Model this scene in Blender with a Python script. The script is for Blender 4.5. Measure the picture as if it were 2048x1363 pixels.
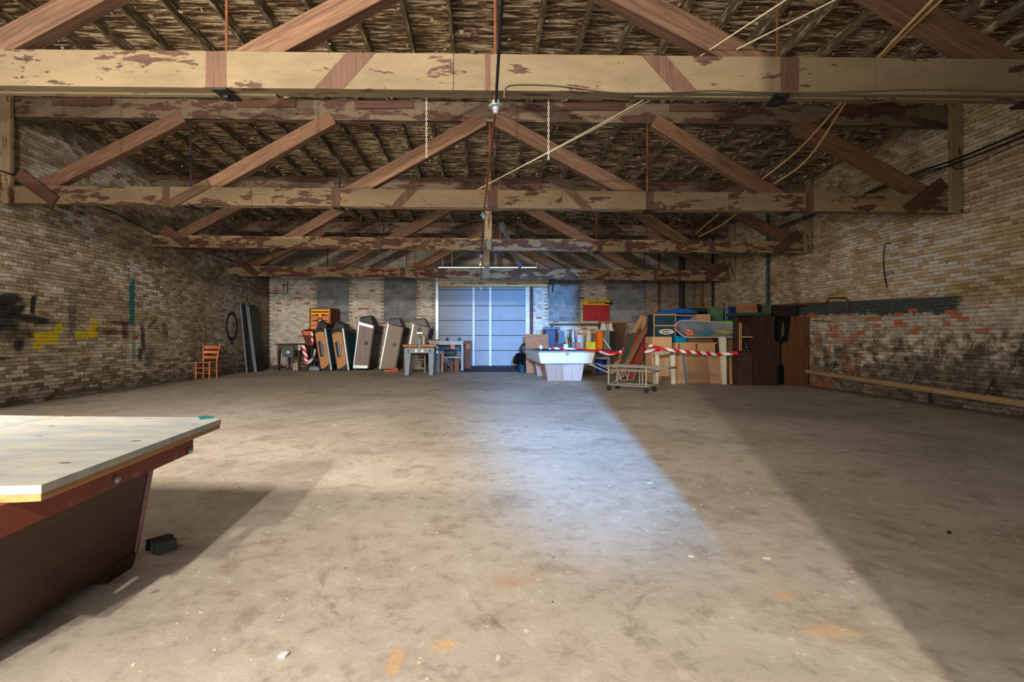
import bpy, bmesh, math, random
from mathutils import Vector, Matrix
random.seed(7)
PI = math.pi
scene = bpy.context.scene
for o in list(bpy.data.objects): bpy.data.objects.remove(o)
COL = scene.collection

# ------------------------------------------------------------------ camera
HC = 1.2                       # lens height above the floor, lens looks along +Y
VX, VY, FPX = 965.0, 672.0, 1000.0
cam = bpy.data.cameras.new('camera'); camo = bpy.data.objects.new('camera', cam); COL.objects.link(camo)
camo.location = (0, 0, HC); camo.rotation_euler = (PI/2, 0, 0)
cam.sensor_width = 36.0; cam.lens = 36.0*FPX/2048
cam.shift_x = (1024-VX)/2048; cam.shift_y = (VY-681.5)/2048
cam.clip_start = 0.05; cam.clip_end = 200
scene.camera = camo

# ------------------------------------------------------------------ light and exposure
scene.view_settings.view_transform = 'Standard'
scene.view_settings.look = 'None'
scene.view_settings.gamma = 1.0
scene.view_settings.use_curve_mapping = False
scene.view_settings.exposure = 0.0
world = bpy.data.worlds.new('overcast_sky'); scene.world = world; world.use_nodes = True
wb = world.node_tree.nodes['Background']
wb.inputs['Color'].default_value = (0.75, 0.87, 1.0, 1); wb.inputs['Strength'].default_value = 2.5

def lamp(name, kind, loc, power, color, **kw):
    l = bpy.data.lights.new(name, kind); l.energy = power; l.color = color
    o = bpy.data.objects.new(name, l); COL.objects.link(o); o.location = loc
    tgt = kw.pop('target', None)
    for k, v in kw.items(): setattr(l, k, v)
    if tgt:
        o.rotation_euler = (Vector(tgt)-Vector(loc)).to_track_quat('-Z', 'Y').to_euler()
    return o
WARM = (1.0, 0.92, 0.83); NEUT = (1.0, 0.94, 0.86); BLUE = (0.10, 0.40, 1.0)
# flood lamp outside the opening, plus an added spot that lifts the far end
lamp('flood_wide', 'POINT', (-0.19, -3.6, 4.2), 1650, WARM, shadow_soft_size=0.05)
lamp('far_end_boost', 'SPOT', (-1.35, -7.0, 4.3), 8000, WARM, shadow_soft_size=0.09, spot_size=0.86, spot_blend=1.0, target=(-2.4, 18.0, 2.0))
# flash on a stand to the left of the camera
lamp('flash_stand', 'SPOT', (-4.3, 0.9, 1.95), 1500, WARM, shadow_soft_size=0.16, spot_size=1.80, spot_blend=0.9, target=(-1.4, 9.0, -1.2))
# cold daylight coming through the narrow doorway of the added street wall
lamp('street_door_daylight', 'SPOT', (0.526, -3.75, 2.1), 42000, BLUE, shadow_soft_size=0.05, spot_size=0.65, spot_blend=1.0, target=(1.0, 10.0, 1.9))
# added side fill, unseen, that lifts the shade beside the near table
lamp('side_fill', 'AREA', (-7.98, 2.6, 2.5), 210, NEUT, shape='RECTANGLE', size=1.5, size_y=2.4, target=(0.0, 3.2, 1.6))
# broad fill added behind the camera to lift the whole room
lamp('front_fill', 'AREA', (-3.9, -2.85, 2.6), 950, NEUT, shape='RECTANGLE', size=7.5, size_y=4.2, target=(-3.6, 10, 2.9))

# ------------------------------------------------------------------ pixel helpers used while measuring
def W(px, py, Y): return Vector(((px-VX)/FPX*Y, Y, HC+(VY-py)/FPX*Y))
def F(px, py, z=0.0):
    Y = (HC-z)*FPX/(py-VY); return Vector(((px-VX)/FPX*Y, Y, z))
def sr(r, g, b):
    f = lambda c: ((c/255+0.055)/1.055)**2.4 if c > 10 else c/255/12.92
    return (f(r), f(g), f(b), 1.0)

# ------------------------------------------------------------------ node helper
class NT:
    def __init__(s, name):
        s.m = bpy.data.materials.new(name); s.m.use_nodes = True
        s.t = s.m.node_tree; s.b = s.t.nodes['Principled BSDF']
        s.b.inputs['Specular IOR Level'].default_value = 0.3
    def n(s, ty, **kw):
        nd = s.t.nodes.new(ty)
        for k, v in kw.items(): setattr(nd, k, v)
        return nd
    def put(s, sock, v):
        if isinstance(v, bpy.types.NodeSocket): s.t.links.new(v, sock)
        else: sock.default_value = v
    def obj(s): return s.n('ShaderNodeTexCoord').outputs['Object']
    def pos(s): return s.n('ShaderNodeNewGeometry').outputs['Position']
    def rnd(s): return s.n('ShaderNodeObjectInfo').outputs['Random']
    def map(s, v, sc=(1, 1, 1), loc=(0, 0, 0)):
        nd = s.n('ShaderNodeMapping'); s.put(nd.inputs['Vector'], v)
        nd.inputs['Scale'].default_value = sc; s.put(nd.inputs['Location'], loc); return nd.outputs[0]
    def noise(s, v, sc=5, det=5, rough=0.55, dist=0.0, out='Fac'):
        nd = s.n('ShaderNodeTexNoise'); s.put(nd.inputs['Vector'], v)
        nd.inputs['Scale'].default_value = sc; nd.inputs['Detail'].default_value = det
        nd.inputs['Roughness'].default_value = rough; nd.inputs['Distortion'].default_value = dist
        return nd.outputs[out]
    def math(s, op, a, b=0.0, c=None, clamp=False):
        nd = s.n('ShaderNodeMath', operation=op, use_clamp=clamp)
        s.put(nd.inputs[0], a); s.put(nd.inputs[1], b)
        if c is not None: s.put(nd.inputs[2], c)
        return nd.outputs[0]
    def mix(s, f, a, b, mode='MIX'):
        nd = s.n('ShaderNodeMix', data_type='RGBA', blend_type=mode)
        s.put(nd.inputs[0], f); s.put(nd.inputs[6], a); s.put(nd.inputs[7], b); return nd.outputs[2]
    def ramp(s, f, stops, interp='LINEAR'):
        nd = s.n('ShaderNodeValToRGB'); e = nd.color_ramp; e.interpolation = interp
        while len(e.elements) < len(stops): e.elements.new(0.5)
        for el, (p, c) in zip(e.elements, stops):
            el.position = p; el.color = c if len(c) == 4 else (*c, 1)
        s.put(nd.inputs[0], f); return nd.outputs['Color']
    def step(s, f, a, b):       # smooth 0..1 between a and b
        nd = s.n('ShaderNodeMapRange', interpolation_type='SMOOTHSTEP')
        s.put(nd.inputs['Value'], f); nd.inputs['From Min'].default_value = a; nd.inputs['From Max'].default_value = b
        return nd.outputs[0]
    def sep(s, v):
        nd = s.n('ShaderNodeSeparateXYZ'); s.put(nd.inputs[0], v); return nd.outputs
    def comb(s, x, y, z):
        nd = s.n('ShaderNodeCombineXYZ'); s.put(nd.inputs[0], x); s.put(nd.inputs[1], y); s.put(nd.inputs[2], z); return nd.outputs[0]
    def white(s, v, out='Value'):
        nd = s.n('ShaderNodeTexWhiteNoise', noise_dimensions='3D'); s.put(nd.inputs['Vector'], v); return nd.outputs[out]
    def bump(s, h, st=0.3, d=0.01):
        nd = s.n('ShaderNodeBump'); s.put(nd.inputs['Height'], h); nd.inputs['Strength'].default_value = st
        nd.inputs['Distance'].default_value = d; s.t.links.new(nd.outputs[0], s.b.inputs['Normal'])
    def col(s, c): s.put(s.b.inputs['Base Color'], c)
    def done(s, rough=0.8, metal=0.0, spec=None):
        s.put(s.b.inputs['Roughness'], rough); s.put(s.b.inputs['Metallic'], metal)
        if spec is not None: s.b.inputs['Specular IOR Level'].default_value = spec
        return s.m

MAT = {}
def K(c, k): return (min(c[0]*k, 1), min(c[1]*k, 1), min(c[2]*k, 1), 1)
def paint(name, rgb, rough=0.6, var=0.25, sc=6.0, metal=0.0, bump=0.05, dirt=None, dirtamt=0.55):
    if name in MAT: return MAT[name]
    t = NT(name); c = sr(*rgb); v = t.obj()
    n = t.noise(v, sc, 6, 0.6)
    col = t.ramp(n, [(0.25, K(c, 1-var)), (0.75, K(c, 1+var))])
    if dirt:
        n2 = t.noise(v, sc*2.3, 8, 0.7)
        col = t.mix(t.step(n2, dirtamt, dirtamt+0.12), col, sr(*dirt))
    t.col(col)
    if bump: t.bump(t.noise(v, sc*8, 4), bump, 0.005)
    MAT[name] = t.done(rough, metal); return MAT[name]
def wood(name, dark, light, axis='x', sc=1.0, rough=0.75, bump=0.25, objvar=0.25):
    if name in MAT: return MAT[name]
    t = NT(name); s = {'x': (0.6, 12, 12), 'y': (12, 0.6, 12), 'z': (12, 12, 0.6)}[axis]
    r = t.rnd(); off = t.comb(t.math('MULTIPLY', r, 31.0), t.math('MULTIPLY', r, 17.0), t.math('MULTIPLY', r, 11.0))
    v = t.map(t.obj(), tuple(a*sc for a in s), off)
    n = t.noise(v, 2.2, 7, 0.62, 1.2); n2 = t.noise(v, 9, 4, 0.6)
    f = t.math('ADD', t.math('MULTIPLY', n, 0.75), t.math('MULTIPLY', n2, 0.25))
    col = t.ramp(f, [(0.30, sr(*dark)), (0.68, sr(*light))])
    if objvar:
        col = t.mix(1.0, col, t.ramp(r, [(0, (1-objvar,)*3), (1, (1+objvar*0.6,)*3)]), 'MULTIPLY')
    t.col(col); t.bump(f, bump, 0.006)
    MAT[name] = t.done(rough); return MAT[name]
def peel(name, paintc, woodc, cover, axis='x', rough=0.75, sc=1.0):
    """old oil paint flaking off timber"""
    if name in MAT: return MAT[name]
    t = NT(name); s = {'x': (0.9, 3.2, 3.2), 'y': (3.2, 0.9, 3.2), 'z': (3.2, 3.2, 0.9)}[axis]
    r = t.rnd(); off = t.comb(t.math('MULTIPLY', r, 31.0), t.math('MULTIPLY', r, 17.0), t.math('MULTIPLY', r, 11.0))
    o = t.obj(); v = t.map(o, tuple(a*sc for a in s), off)
    g = t.map(o, tuple(a*4 for a in s), off)
    p = t.noise(v, 2.0, 9, 0.68, 0.3)
    mask = t.step(p, cover-0.012, cover+0.012)
    grain = t.noise(g, 2.0, 6, 0.6, 1.0)
    pc = sr(*paintc)
    pcol = t.ramp(t.noise(v, 1.0, 7, 0.65), [(0.3, K(pc, 0.72)), (0.52, pc), (0.75, K(pc, 1.22))])
    pcol = t.mix(t.math('MULTIPLY', t.step(grain, 0.5, 0.75), 0.25), pcol, K(sr(*woodc), 1.3))
    wc = sr(*woodc); wcol = t.ramp(grain, [(0.3, K(wc, 0.5)), (0.7, K(wc, 1.4))])
    t.col(t.mix(mask, pcol, wcol))
    t.bump(t.math('SUBTRACT', t.math('MULTIPLY', grain, 0.3), mask), 0.35, 0.006)
    MAT[name] = t.done(rough); return MAT[name]

# ------------------------------------------------------------------ mesh helpers
BASE = {}
def link(o): COL.objects.link(o); return o
def tag(o, label=None, cat=None, group=None, kind=None):
    if label: o['label'] = label
    if cat: o['category'] = cat
    if group: o['group'] = group
    if kind: o['kind'] = kind
    return o
def thing(name, label, cat, loc, group=None):
    o = link(bpy.data.objects.new(name, None)); o.empty_display_size = 0.1
    o.location = loc; BASE[o.name] = Vector(loc); return tag(o, label, cat, group)
class MB:
    def __init__(s): s.v = []; s.f = []
    def add(s, vs, fs):
        b = len(s.v); s.v += [Vector(p) for p in vs]; s.f += [tuple(i+b for i in f) for f in fs]; return s
    def hexa(s, p):     # 4 bottom (ccw seen from above) then 4 top
        return s.add(p, [(3, 2, 1, 0), (4, 5, 6, 7), (0, 1, 5, 4), (1, 2, 6, 5), (2, 3, 7, 6), (3, 0, 4, 7)])
    def box(s, c, d, rz=0.0, rx=0.0, ry=0.0):
        c = Vector(c); m = Matrix.Rotation(rz, 3, 'Z') @ Matrix.Rotation(ry, 3, 'Y') @ Matrix.Rotation(rx, 3, 'X')
        x, y, z = d[0]/2, d[1]/2, d[2]/2
        return s.hexa([c+m@Vector(q) for q in ((-x, -y, -z), (x, -y, -z), (x, y, -z), (-x, y, -z), (-x, -y, z), (x, -y, z), (x, y, z), (-x, y, z))])
    def b2(s, a, b):
        return s.box(((a[0]+b[0])/2, (a[1]+b[1])/2, (a[2]+b[2])/2), (abs(b[0]-a[0]), abs(b[1]-a[1]), abs(b[2]-a[2])))
    def prism(s, poly, vec):      # poly: list of 3d points (planar), extruded by vec
        n = len(poly); poly = [Vector(p) for p in poly]; vec = Vector(vec)
        nrm = Vector((0, 0, 0))
        for i in range(n): nrm += (poly[i]-poly[0]).cross(poly[(i+1) % n]-poly[0])
        if nrm.dot(vec) > 0: poly = poly[::-1]
        return s.add(poly+[p+vec for p in poly], [tuple(range(n)), tuple(range(2*n-1, n-1, -1))]+[(i, i+n, (i+1) % n+n, (i+1) % n) for i in range(n)])
    def tube(s, pts, r, n=8, closed=False):
        pts = [Vector(p) for p in pts]; m = len(pts); rings = []
        up = Vector((0, 0, 1))
        for i, p in enumerate(pts):
            a = pts[(i-1) % m] if (closed or i > 0) else p; b = pts[(i+1) % m] if (closed or i < m-1) else p
            d = (b-a).normalized(); ref = up if abs(d.z) < 0.95 else Vector((1, 0, 0))
            u = d.cross(ref).normalized(); w = u.cross(d)
            rr = r[i] if isinstance(r, (list, tuple)) else r
            rings.append([p+(u*math.cos(2*PI*k/n)+w*math.sin(2*PI*k/n))*rr for k in range(n)])
        vs = [q for rg in rings for q in rg]; fs = []
        for i in range(m if closed else m-1):
            for k in range(n):
                a, b = i*n, ((i+1) % m)*n
                fs.append((a+k, a+(k+1) % n, b+(k+1) % n, b+k))
        if not closed: fs += [tuple(range(n-1, -1, -1)), tuple(range((m-1)*n, m*n))]
        return s.add(vs, fs)
    def lathe(s, prof, c, n=20, axis='z'):   # prof: (radius, height)
        c = Vector(c); vs = []; fs = []
        for r, h in prof:
            for k in range(n):
                a = 2*PI*k/n; q = (r*math.cos(a), r*math.sin(a), h)
                if axis == 'y': q = (q[0], h, q[1])
                if axis == 'x': q = (h, q[0], q[1])
                vs.append(c+Vector(q))
        for i in range(len(prof)-1):
            for k in range(n): fs.append((i*n+k, i*n+(k+1) % n, (i+1)*n+(k+1) % n, (i+1)*n+k))
        fs += [tuple(range(n-1, -1, -1)), tuple(range((len(prof)-1)*n, len(prof)*n))]
        return s.add(vs, fs)
    def ribbon(s, pts, w, up=(0, 0, 1), th=0.002):
        up = Vector(up)
        for a, b in zip(pts[:-1], pts[1:]):
            a, b = Vector(a), Vector(b); d = (b-a).normalized(); u = (up-d*up.dot(d)).normalized()*w/2; nn = d.cross(u).normalized()*th/2
            s.hexa([a-u-nn, b-u-nn, b-u+nn, a-u+nn, a+u-nn, b+u-nn, b+u+nn, a+u+nn])
        return s
    def build(s, name, mat, parent=None, label=None, cat=None, group=None, kind=None, bevel=0.0, smooth=False, base=None):
        if parent is not None: bs = BASE[parent.name]
        elif base is not None: bs = Vector(base)
        else:
            xs = [v.x for v in s.v]; ys = [v.y for v in s.v]; zs = [v.z for v in s.v]
            bs = Vector(((min(xs)+max(xs))/2, (min(ys)+max(ys))/2, min(zs)))
        me = bpy.data.meshes.new(name); me.from_pydata([v-bs for v in s.v], [], s.f); me.update()
        bm = bmesh.new(); bm.from_mesh(me); bmesh.ops.recalc_face_normals(bm, faces=bm.faces)
        if bevel: bmesh.ops.bevel(bm, geom=list(bm.edges), offset=bevel, segments=1, affect='EDGES', clamp_overlap=True)
        bm.to_mesh(me); bm.free()
        me.materials.append(mat)
        if smooth: me.shade_smooth(); me.set_sharp_from_angle(angle=0.7)
        o = link(bpy.data.objects.new(name, me))
        if parent is not None: o.parent = parent
        else: o.location = bs
        BASE[o.name] = bs
        return tag(o, label, cat, group, kind)
def beam(name, p0, p1, h, w, mat, parent=None, bevel=0.0, up=(0, 0, 1), ends=(0, 0), **kw):
    """timber whose grain runs along local X; h in the up direction, w across; ends = skew of the end cuts"""
    p0, p1 = Vector(p0), Vector(p1); d = p1-p0; L = d.length; d.normalize()
    u = Vector(up); u = (u-d*u.dot(d)).normalized(); y = u.cross(d)
    m = MB(); e0, e1 = ends
    m.hexa([(-L/2+e0, -w/2, -h/2), (L/2+e1, -w/2, -h/2), (L/2+e1, w/2, -h/2), (-L/2+e0, w/2, -h/2),
            (-L/2-e0, -w/2, h/2), (L/2-e1, -w/2, h/2), (L/2-e1, w/2, h/2), (-L/2-e0, w/2, h/2)])
    mid = (p0+p1)/2
    o = m.build(name, mat, None, bevel=bevel, base=(0, 0, 0), **kw)
    bs = BASE[parent.name] if parent is not None else Vector((0, 0, 0))
    R = Matrix((d, y, u)).transposed()
    if parent is not None: o.parent = parent
    o.matrix_basis = Matrix.Translation(mid-bs) @ R.to_4x4()
    return o
def bez(pts, n=8):           # Catmull-Rom smoothing
    pts = [Vector(p) for p in pts]; out = []
    for i in range(len(pts)-1):
        p0 = pts[max(i-1, 0)]; p1 = pts[i]; p2 = pts[i+1]; p3 = pts[min(i+2, len(pts)-1)]
        for k in range(n):
            t = k/n
            out.append(0.5*((2*p1)+(p2-p0)*t+(2*p0-5*p1+4*p2-p3)*t*t+(3*p1-p0-3*p2+p3)*t**3))
    return out+[pts[-1]]
# ================================================================== room shell
XL, XR, YB, YF = -8.1, 8.05, 19.0, -3.0
RH, BL = 0.069, 0.215           # brick course and brick module

# ---- floor -------------------------------------------------------
t = NT('worn_concrete'); P = t.pos(); xyz = t.sep(P)
big = t.noise(P, 0.45, 6, 0.6, 0.6); mid = t.noise(P, 2.2, 8, 0.65, 0.4); fine = t.noise(P, 26, 5, 0.7)
base = t.ramp(big, [(0.32, sr(160, 148, 132)), (0.5, sr(184, 171, 154)), (0.7, sr(202, 190, 174))])
base = t.mix(t.math('MULTIPLY', t.step(mid, 0.50, 0.70), 0.6), base, sr(136, 119, 98))
base = t.mix(t.math('MULTIPLY', t.step(mid, 0.42, 0.28), 0.35), base, sr(196, 184, 164))
base = t.mix(t.math('MULTIPLY', t.step(fine, 0.55, 0.75), 0.22), base, sr(90, 78, 64))
st = t.noise(t.map(P, (1, 1, 1), (5, 3, 0)), 1.3, 7, 0.7, 1.5)          # oil stains
base = t.mix(t.math('MULTIPLY', t.step(st, 0.60, 0.70), 0.4), base, sr(86, 70, 56))
ru = t.noise(t.map(P, (1, 1, 1), (9, 1, 0)), 1.8, 6, 0.6)               # rusty tints
base = t.mix(t.math('MULTIPLY', t.step(ru, 0.63, 0.74), 0.35), base, sr(190, 130, 70))
gr = t.noise(P, 7.5, 9, 0.75, 0.3); base = t.mix(t.math('MULTIPLY', t.step(gr, 0.50, 0.66), 0.45), base, sr(122, 108, 92)); base = t.mix(t.math('MULTIPLY', t.step(gr, 0.46, 0.34), 0.4), base, sr(212, 202, 186))
nz = t.n('ShaderNodeTexNoise'); t.put(nz.inputs['Vector'], P); nz.inputs['Scale'].default_value = 30
va = t.n('ShaderNodeVectorMath', operation='MULTIPLY_ADD'); t.put(va.inputs[0], nz.outputs['Color']); va.inputs[1].default_value = (0.06, 0.06, 0); t.put(va.inputs[2], P)
sp = t.n('ShaderNodeTexVoronoi'); t.put(sp.inputs['Vector'], va.outputs[0]); sp.inputs['Scale'].default_value = 24
spr = t.sep(sp.outputs['Color'])
pat = t.noise(P, 1.1, 4, 0.6)
dens = t.math('MULTIPLY', t.step(pat, 0.36, 0.64), 0.34)
spk = t.math('MULTIPLY', t.math('LESS_THAN', sp.outputs['Distance'], t.math('MULTIPLY', spr[2], 0.20)), t.math('LESS_THAN', spr[0], dens))
base = t.mix(t.math('MULTIPLY', spk, 0.8), base, sr(226, 216, 198))
dk = t.math('MULTIPLY', t.math('LESS_THAN', sp.outputs['Distance'], 0.10), t.math('GREATER_THAN', spr[1], 0.97))
base = t.mix(dk, base, sr(52, 44, 36))
edge = t.step(t.math('ADD', t.math('ABSOLUTE', t.math('ADD', xyz[0], 0.075)), t.math('MULTIPLY', mid, 0.7)), 7.85, 8.35)
base = t.mix(t.math('MULTIPLY', edge, 0.6), base, sr(70, 56, 40))       # dirt swept against the side walls
def dimple(cx, cy, rx, ry, c, a):
    global base
    dx = t.math('MULTIPLY', t.math('SUBTRACT', xyz[0], cx), 1/rx); dy = t.math('MULTIPLY', t.math('SUBTRACT', xyz[1], cy), 1/ry)
    d = t.math('ADD', t.math('SQRT', t.math('ADD', t.math('MULTIPLY', dx, dx), t.math('MULTIPLY', dy, dy))), t.math('MULTIPLY', t.math('SUBTRACT', t.noise(P, 14, 7, .7), 0.5), 3.0))
    base = t.mix(t.math('MULTIPLY', t.step(d, 1.3, 0.5), a*0.6), base, c)
for px, py, rx, ry, c, a in ((492, 1238, .05, .10, sr(110, 88, 68), .6), (465, 1128, .05, .09, sr(104, 82, 66), .5), (620, 1340, .03, .05, sr(120, 90, 60), .5),
        (890, 1290, .05, .05, sr(228, 170, 90), .7), (790, 1320, .03, .09, sr(222, 165, 90), .7), (1570, 1190, .05, .04, sr(220, 160, 90), .6),
        (1660, 1262, .12, .05, sr(215, 165, 100), .55), (315, 1130, .02, .012, sr(60, 48, 36), .9), (312, 1182, .02, .02, sr(66, 54, 42), .8), (100, 1250, .10, .10, sr(86, 64, 46), .7),
        (210, 1160, .10, .05, sr(90, 68, 50), .6)):
    q = F(px, py); dimple(q.x, q.y, rx, ry, c, a)
t.col(base)
t.bump(t.math('ADD', t.math('MULTIPLY', mid, 0.5), t.math('ADD', t.math('MULTIPLY', gr, 0.5), t.math('MULTIPLY', fine, 0.3))), 0.4, 0.012)
M_FLOOR = t.done(t.ramp(mid, [(0.3, (0.55,)*3), (0.7, (0.8,)*3)]), spec=0.35)
MB().b2((XL-0.3, YF-2.2, -0.2), (XR+0.3, YB+0.3, 0)).build('floor', M_FLOOR, kind='structure', label='worn grey-brown concrete warehouse floor with paint specks', cat='floor')

# ---- brick materials ---------------------------------------------
def brickmat(name, axis, side, mortar=False):
    t = NT(name); P = t.pos(); q = t.sep(P); u = q[axis]; z = q[2]
    row = t.math('FLOOR', t.math('MULTIPLY', z, 1/RH)); par = t.math('MODULO', row, 2.0)
    colm = t.math('FLOOR', t.math('ADD', t.math('MULTIPLY', u, 1/BL), t.math('MULTIPLY', par, 0.5)))
    cell = t.comb(colm, row, 3.0); r1 = t.white(cell); r2 = t.white(t.comb(colm, row, 8.0)); r3 = t.white(t.comb(colm, row, 13.0))
    n1 = t.noise(P, 0.9, 6, 0.62, 0.4); n2 = t.noise(P, 5, 8, 0.7, 0.3); n3 = t.noise(P, 22, 6, 0.75); n4 = t.noise(t.map(P, (1, 1, 1), (7, 7, 7)), 0.55, 5, 0.6)
    if side == 'back':
        f = t.math('ADD', t.math('MULTIPLY', r1, 0.16), t.math('ADD', t.math('MULTIPLY', n1, 0.40), t.math('MULTIPLY', n2, 0.52)))
        c = t.ramp(f, [(0.25, sr(110, 96, 80)), (0.45, sr(180, 168, 152)), (0.6, sr(212, 203, 188)), (0.8, sr(226, 220, 208))])
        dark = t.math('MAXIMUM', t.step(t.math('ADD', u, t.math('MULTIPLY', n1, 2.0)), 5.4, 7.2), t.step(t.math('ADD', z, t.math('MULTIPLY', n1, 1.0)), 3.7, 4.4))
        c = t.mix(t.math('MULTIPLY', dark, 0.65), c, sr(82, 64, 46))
        c = t.mix(t.math('MULTIPLY', t.step(t.math('ADD', r2, t.math('MULTIPLY', n1, 0.3)), 1.10, 1.12), 0.9), c, sr(164, 94, 66))
        c = t.mix(t.math('MULTIPLY', t.step(n2, 0.60, 0.66), 0.5), c, sr(74, 64, 54))
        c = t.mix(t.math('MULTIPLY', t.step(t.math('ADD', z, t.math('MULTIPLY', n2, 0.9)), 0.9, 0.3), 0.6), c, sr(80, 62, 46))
    else:
        f = t.math('ADD', t.math('MULTIPLY', r1, 0.20), t.math('ADD', t.math('MULTIPLY', n1, 0.55), t.math('MULTIPLY', n3, 0.42)))
        if side == 'left':
            st = [(0.36, sr(76, 63, 44)), (0.52, sr(132, 115, 88)), (0.66, sr(164, 148, 122)), (0.8, sr(210, 198, 180))]
        else:
            st = [(0.34, sr(108, 88, 58)), (0.50, sr(160, 135, 96)), (0.64, sr(186, 164, 130)), (0.8, sr(220, 210, 198))]
        c = t.ramp(f, st)
        c = t.mix(t.math('MULTIPLY', t.math('MULTIPLY', t.step(n4, 0.50, 0.62), t.step(r3, 0.35, 0.7)), 0.7), c, sr(204, 196, 190))   # whiter bricks in clouds
        c = t.mix(t.math('MULTIPLY', t.step(n2, 0.57, 0.68), 0.6), c, sr(54, 44, 32))
        c = t.mix(t.math('MULTIPLY', t.step(n3, 0.62, 0.70), 0.8), c, sr(216, 204, 182))                                              # chips of whitewash
        if side == 'left':
            low = t.step(t.math('ADD', z, t.math('MULTIPLY', n1, 1.2)), 1.9, 0.9)
            lc = t.ramp(t.math('ADD', t.math('MULTIPLY', r2, 0.5), t.math('MULTIPLY', n2, 0.55)), [(0.25, sr(50, 40, 30)), (0.45, sr(100, 84, 66)), (0.6, sr(150, 136, 118)), (0.75, sr(176, 160, 140)), (0.85, sr(140, 84, 58))])
            c = t.mix(t.math('MULTIPLY', low, 0.75), c, lc)
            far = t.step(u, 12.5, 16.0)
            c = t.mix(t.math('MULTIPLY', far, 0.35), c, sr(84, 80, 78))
            low_dark = t.step(t.math('ADD', z, t.math('MULTIPLY', n2, 0.7)), 0.85, 0.3)  # darker and browner towards the floor
            c = t.mix(t.math('MULTIPLY', low_dark, 0.7), c, sr(50, 40, 26))
        else:
            lim = t.math('ADD', t.math('MULTIPLY', t.math('SUBTRACT', n2, 0.5), 0.7), z)
            low = t.step(lim, 1.80, 1.70)
            lf = t.math('ADD', t.math('MULTIPLY', n2, 0.7), t.math('ADD', t.math('MULTIPLY', n3, 0.35), t.math('MULTIPLY', r2, 0.12)))
            lc = t.ramp(lf, [(0.44, sr(58, 50, 42)), (0.52, sr(108, 94, 76)), (0.60, sr(160, 145, 122)), (0.70, sr(206, 194, 174)), (0.8, sr(220, 212, 194))])
            wht = t.step(lim, 1.0, 1.5)
            lc = t.mix(t.math('MULTIPLY', wht, 0.5), lc, sr(204, 194, 176))
            lc = t.mix(t.math('MULTIPLY', t.step(t.math('ADD', lim, t.math('MULTIPLY', t.step(u, 11.0, 9.0), -0.35)), 0.75, 0.25), 0.7), lc, sr(60, 52, 42))
            org = t.math('MULTIPLY', t.step(u, 9.6, 11.3), t.step(t.noise(P, 3.2, 6), 0.50, 0.58))
            lc = t.mix(t.math('MULTIPLY', org, 0.6), lc, sr(166, 98, 60))
            gre = t.math('MULTIPLY', t.step(t.noise(t.map(P, (1, 1, 1), (3, 0, 1)), 1.6, 6), 0.52, 0.62), t.step(lim, 1.4, 1.0))
            lc = t.mix(t.math('MULTIPLY', gre, 0.5), lc, sr(70, 72, 58))
            c = t.mix(low, c, lc)
            # band of old dark teal dado paint, flaking below
            lim2 = t.math('ADD', t.math('MULTIPLY', t.math('SUBTRACT', n2, 0.5), 0.55), t.math('ADD', z, t.math('MULTIPLY', t.math('SUBTRACT', u, 10.0), -0.035)))
            tl = t.math('MULTIPLY', t.math('MULTIPLY', t.step(lim2, 1.60, 1.66), t.step(t.math('ADD', z, t.math('MULTIPLY', t.math('SUBTRACT', u, 10.0), -0.035)), 1.96, 1.92)), t.step(t.math('ADD', u, t.math('MULTIPLY', n2, 0.5)), 8.55, 8.8))
            c = t.mix(tl, c, t.ramp(n3, [(0.3, sr(42, 46, 44)), (0.7, sr(86, 92, 88))]))
            red = t.math('MULTIPLY', t.math('MULTIPLY', t.step(z, 1.15, 1.25), t.step(z, 1.82, 1.74)), t.math('MULTIPLY', t.step(r2, 0.86, 0.87), t.step(t.noise(P, 1.7, 3), 0.42, 0.52)))
            c = t.mix(t.math('MULTIPLY', red, 0.92), c, t.ramp(n3, [(0.3, sr(150, 72, 40)), (0.7, sr(196, 112, 72))]))
    if side == 'left':
        nd = t.math('MULTIPLY', t.math('SUBTRACT', t.noise(P, 7, 6, 0.7), 0.5), 0.9)
        def blot(cy, cz, ry, rz, col, a, kind='e', soft=0.25, rot=0.0):
            dy = t.math('SUBTRACT', u, cy); dz = t.math('SUBTRACT', z, cz)
            if rot:
                cs, sn = math.cos(rot), math.sin(rot)
                dy, dz = t.math('ADD', t.math('MULTIPLY', dy, cs), t.math('MULTIPLY', dz, sn)), t.math('SUBTRACT', t.math('MULTIPLY', dz, cs), t.math('MULTIPLY', dy, sn))
            dy = t.math('ABSOLUTE', t.math('MULTIPLY', dy, 1/ry)); dz = t.math('ABSOLUTE', t.math('MULTIPLY', dz, 1/rz))
            if kind == 'b': d = t.math('MAXIMUM', dy, dz)
            else: d = t.math('SQRT', t.math('ADD', t.math('MULTIPLY', dy, dy), t.math('MULTIPLY', dz, dz)))
            if kind == 'r': d = t.math('MULTIPLY', t.math('ABSOLUTE', t.math('SUBTRACT', d, 1.0)), 6.5); return t.math('MULTIPLY', t.step(d, 1+soft, 1-soft), a), col
            d = t.math('ADD', d, nd)
            return t.math('MULTIPLY', t.step(d, 1+soft, 1-soft), a), col
        BK = sr(22, 20, 18); TE = sr(20, 96, 92); YE = sr(176, 152, 16); DR = sr(74, 34, 30)
        def g(px, py): Y = 8.1/((965-px)/1000); return Y, HC+(672-py)/1000*Y
        L = []
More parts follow.
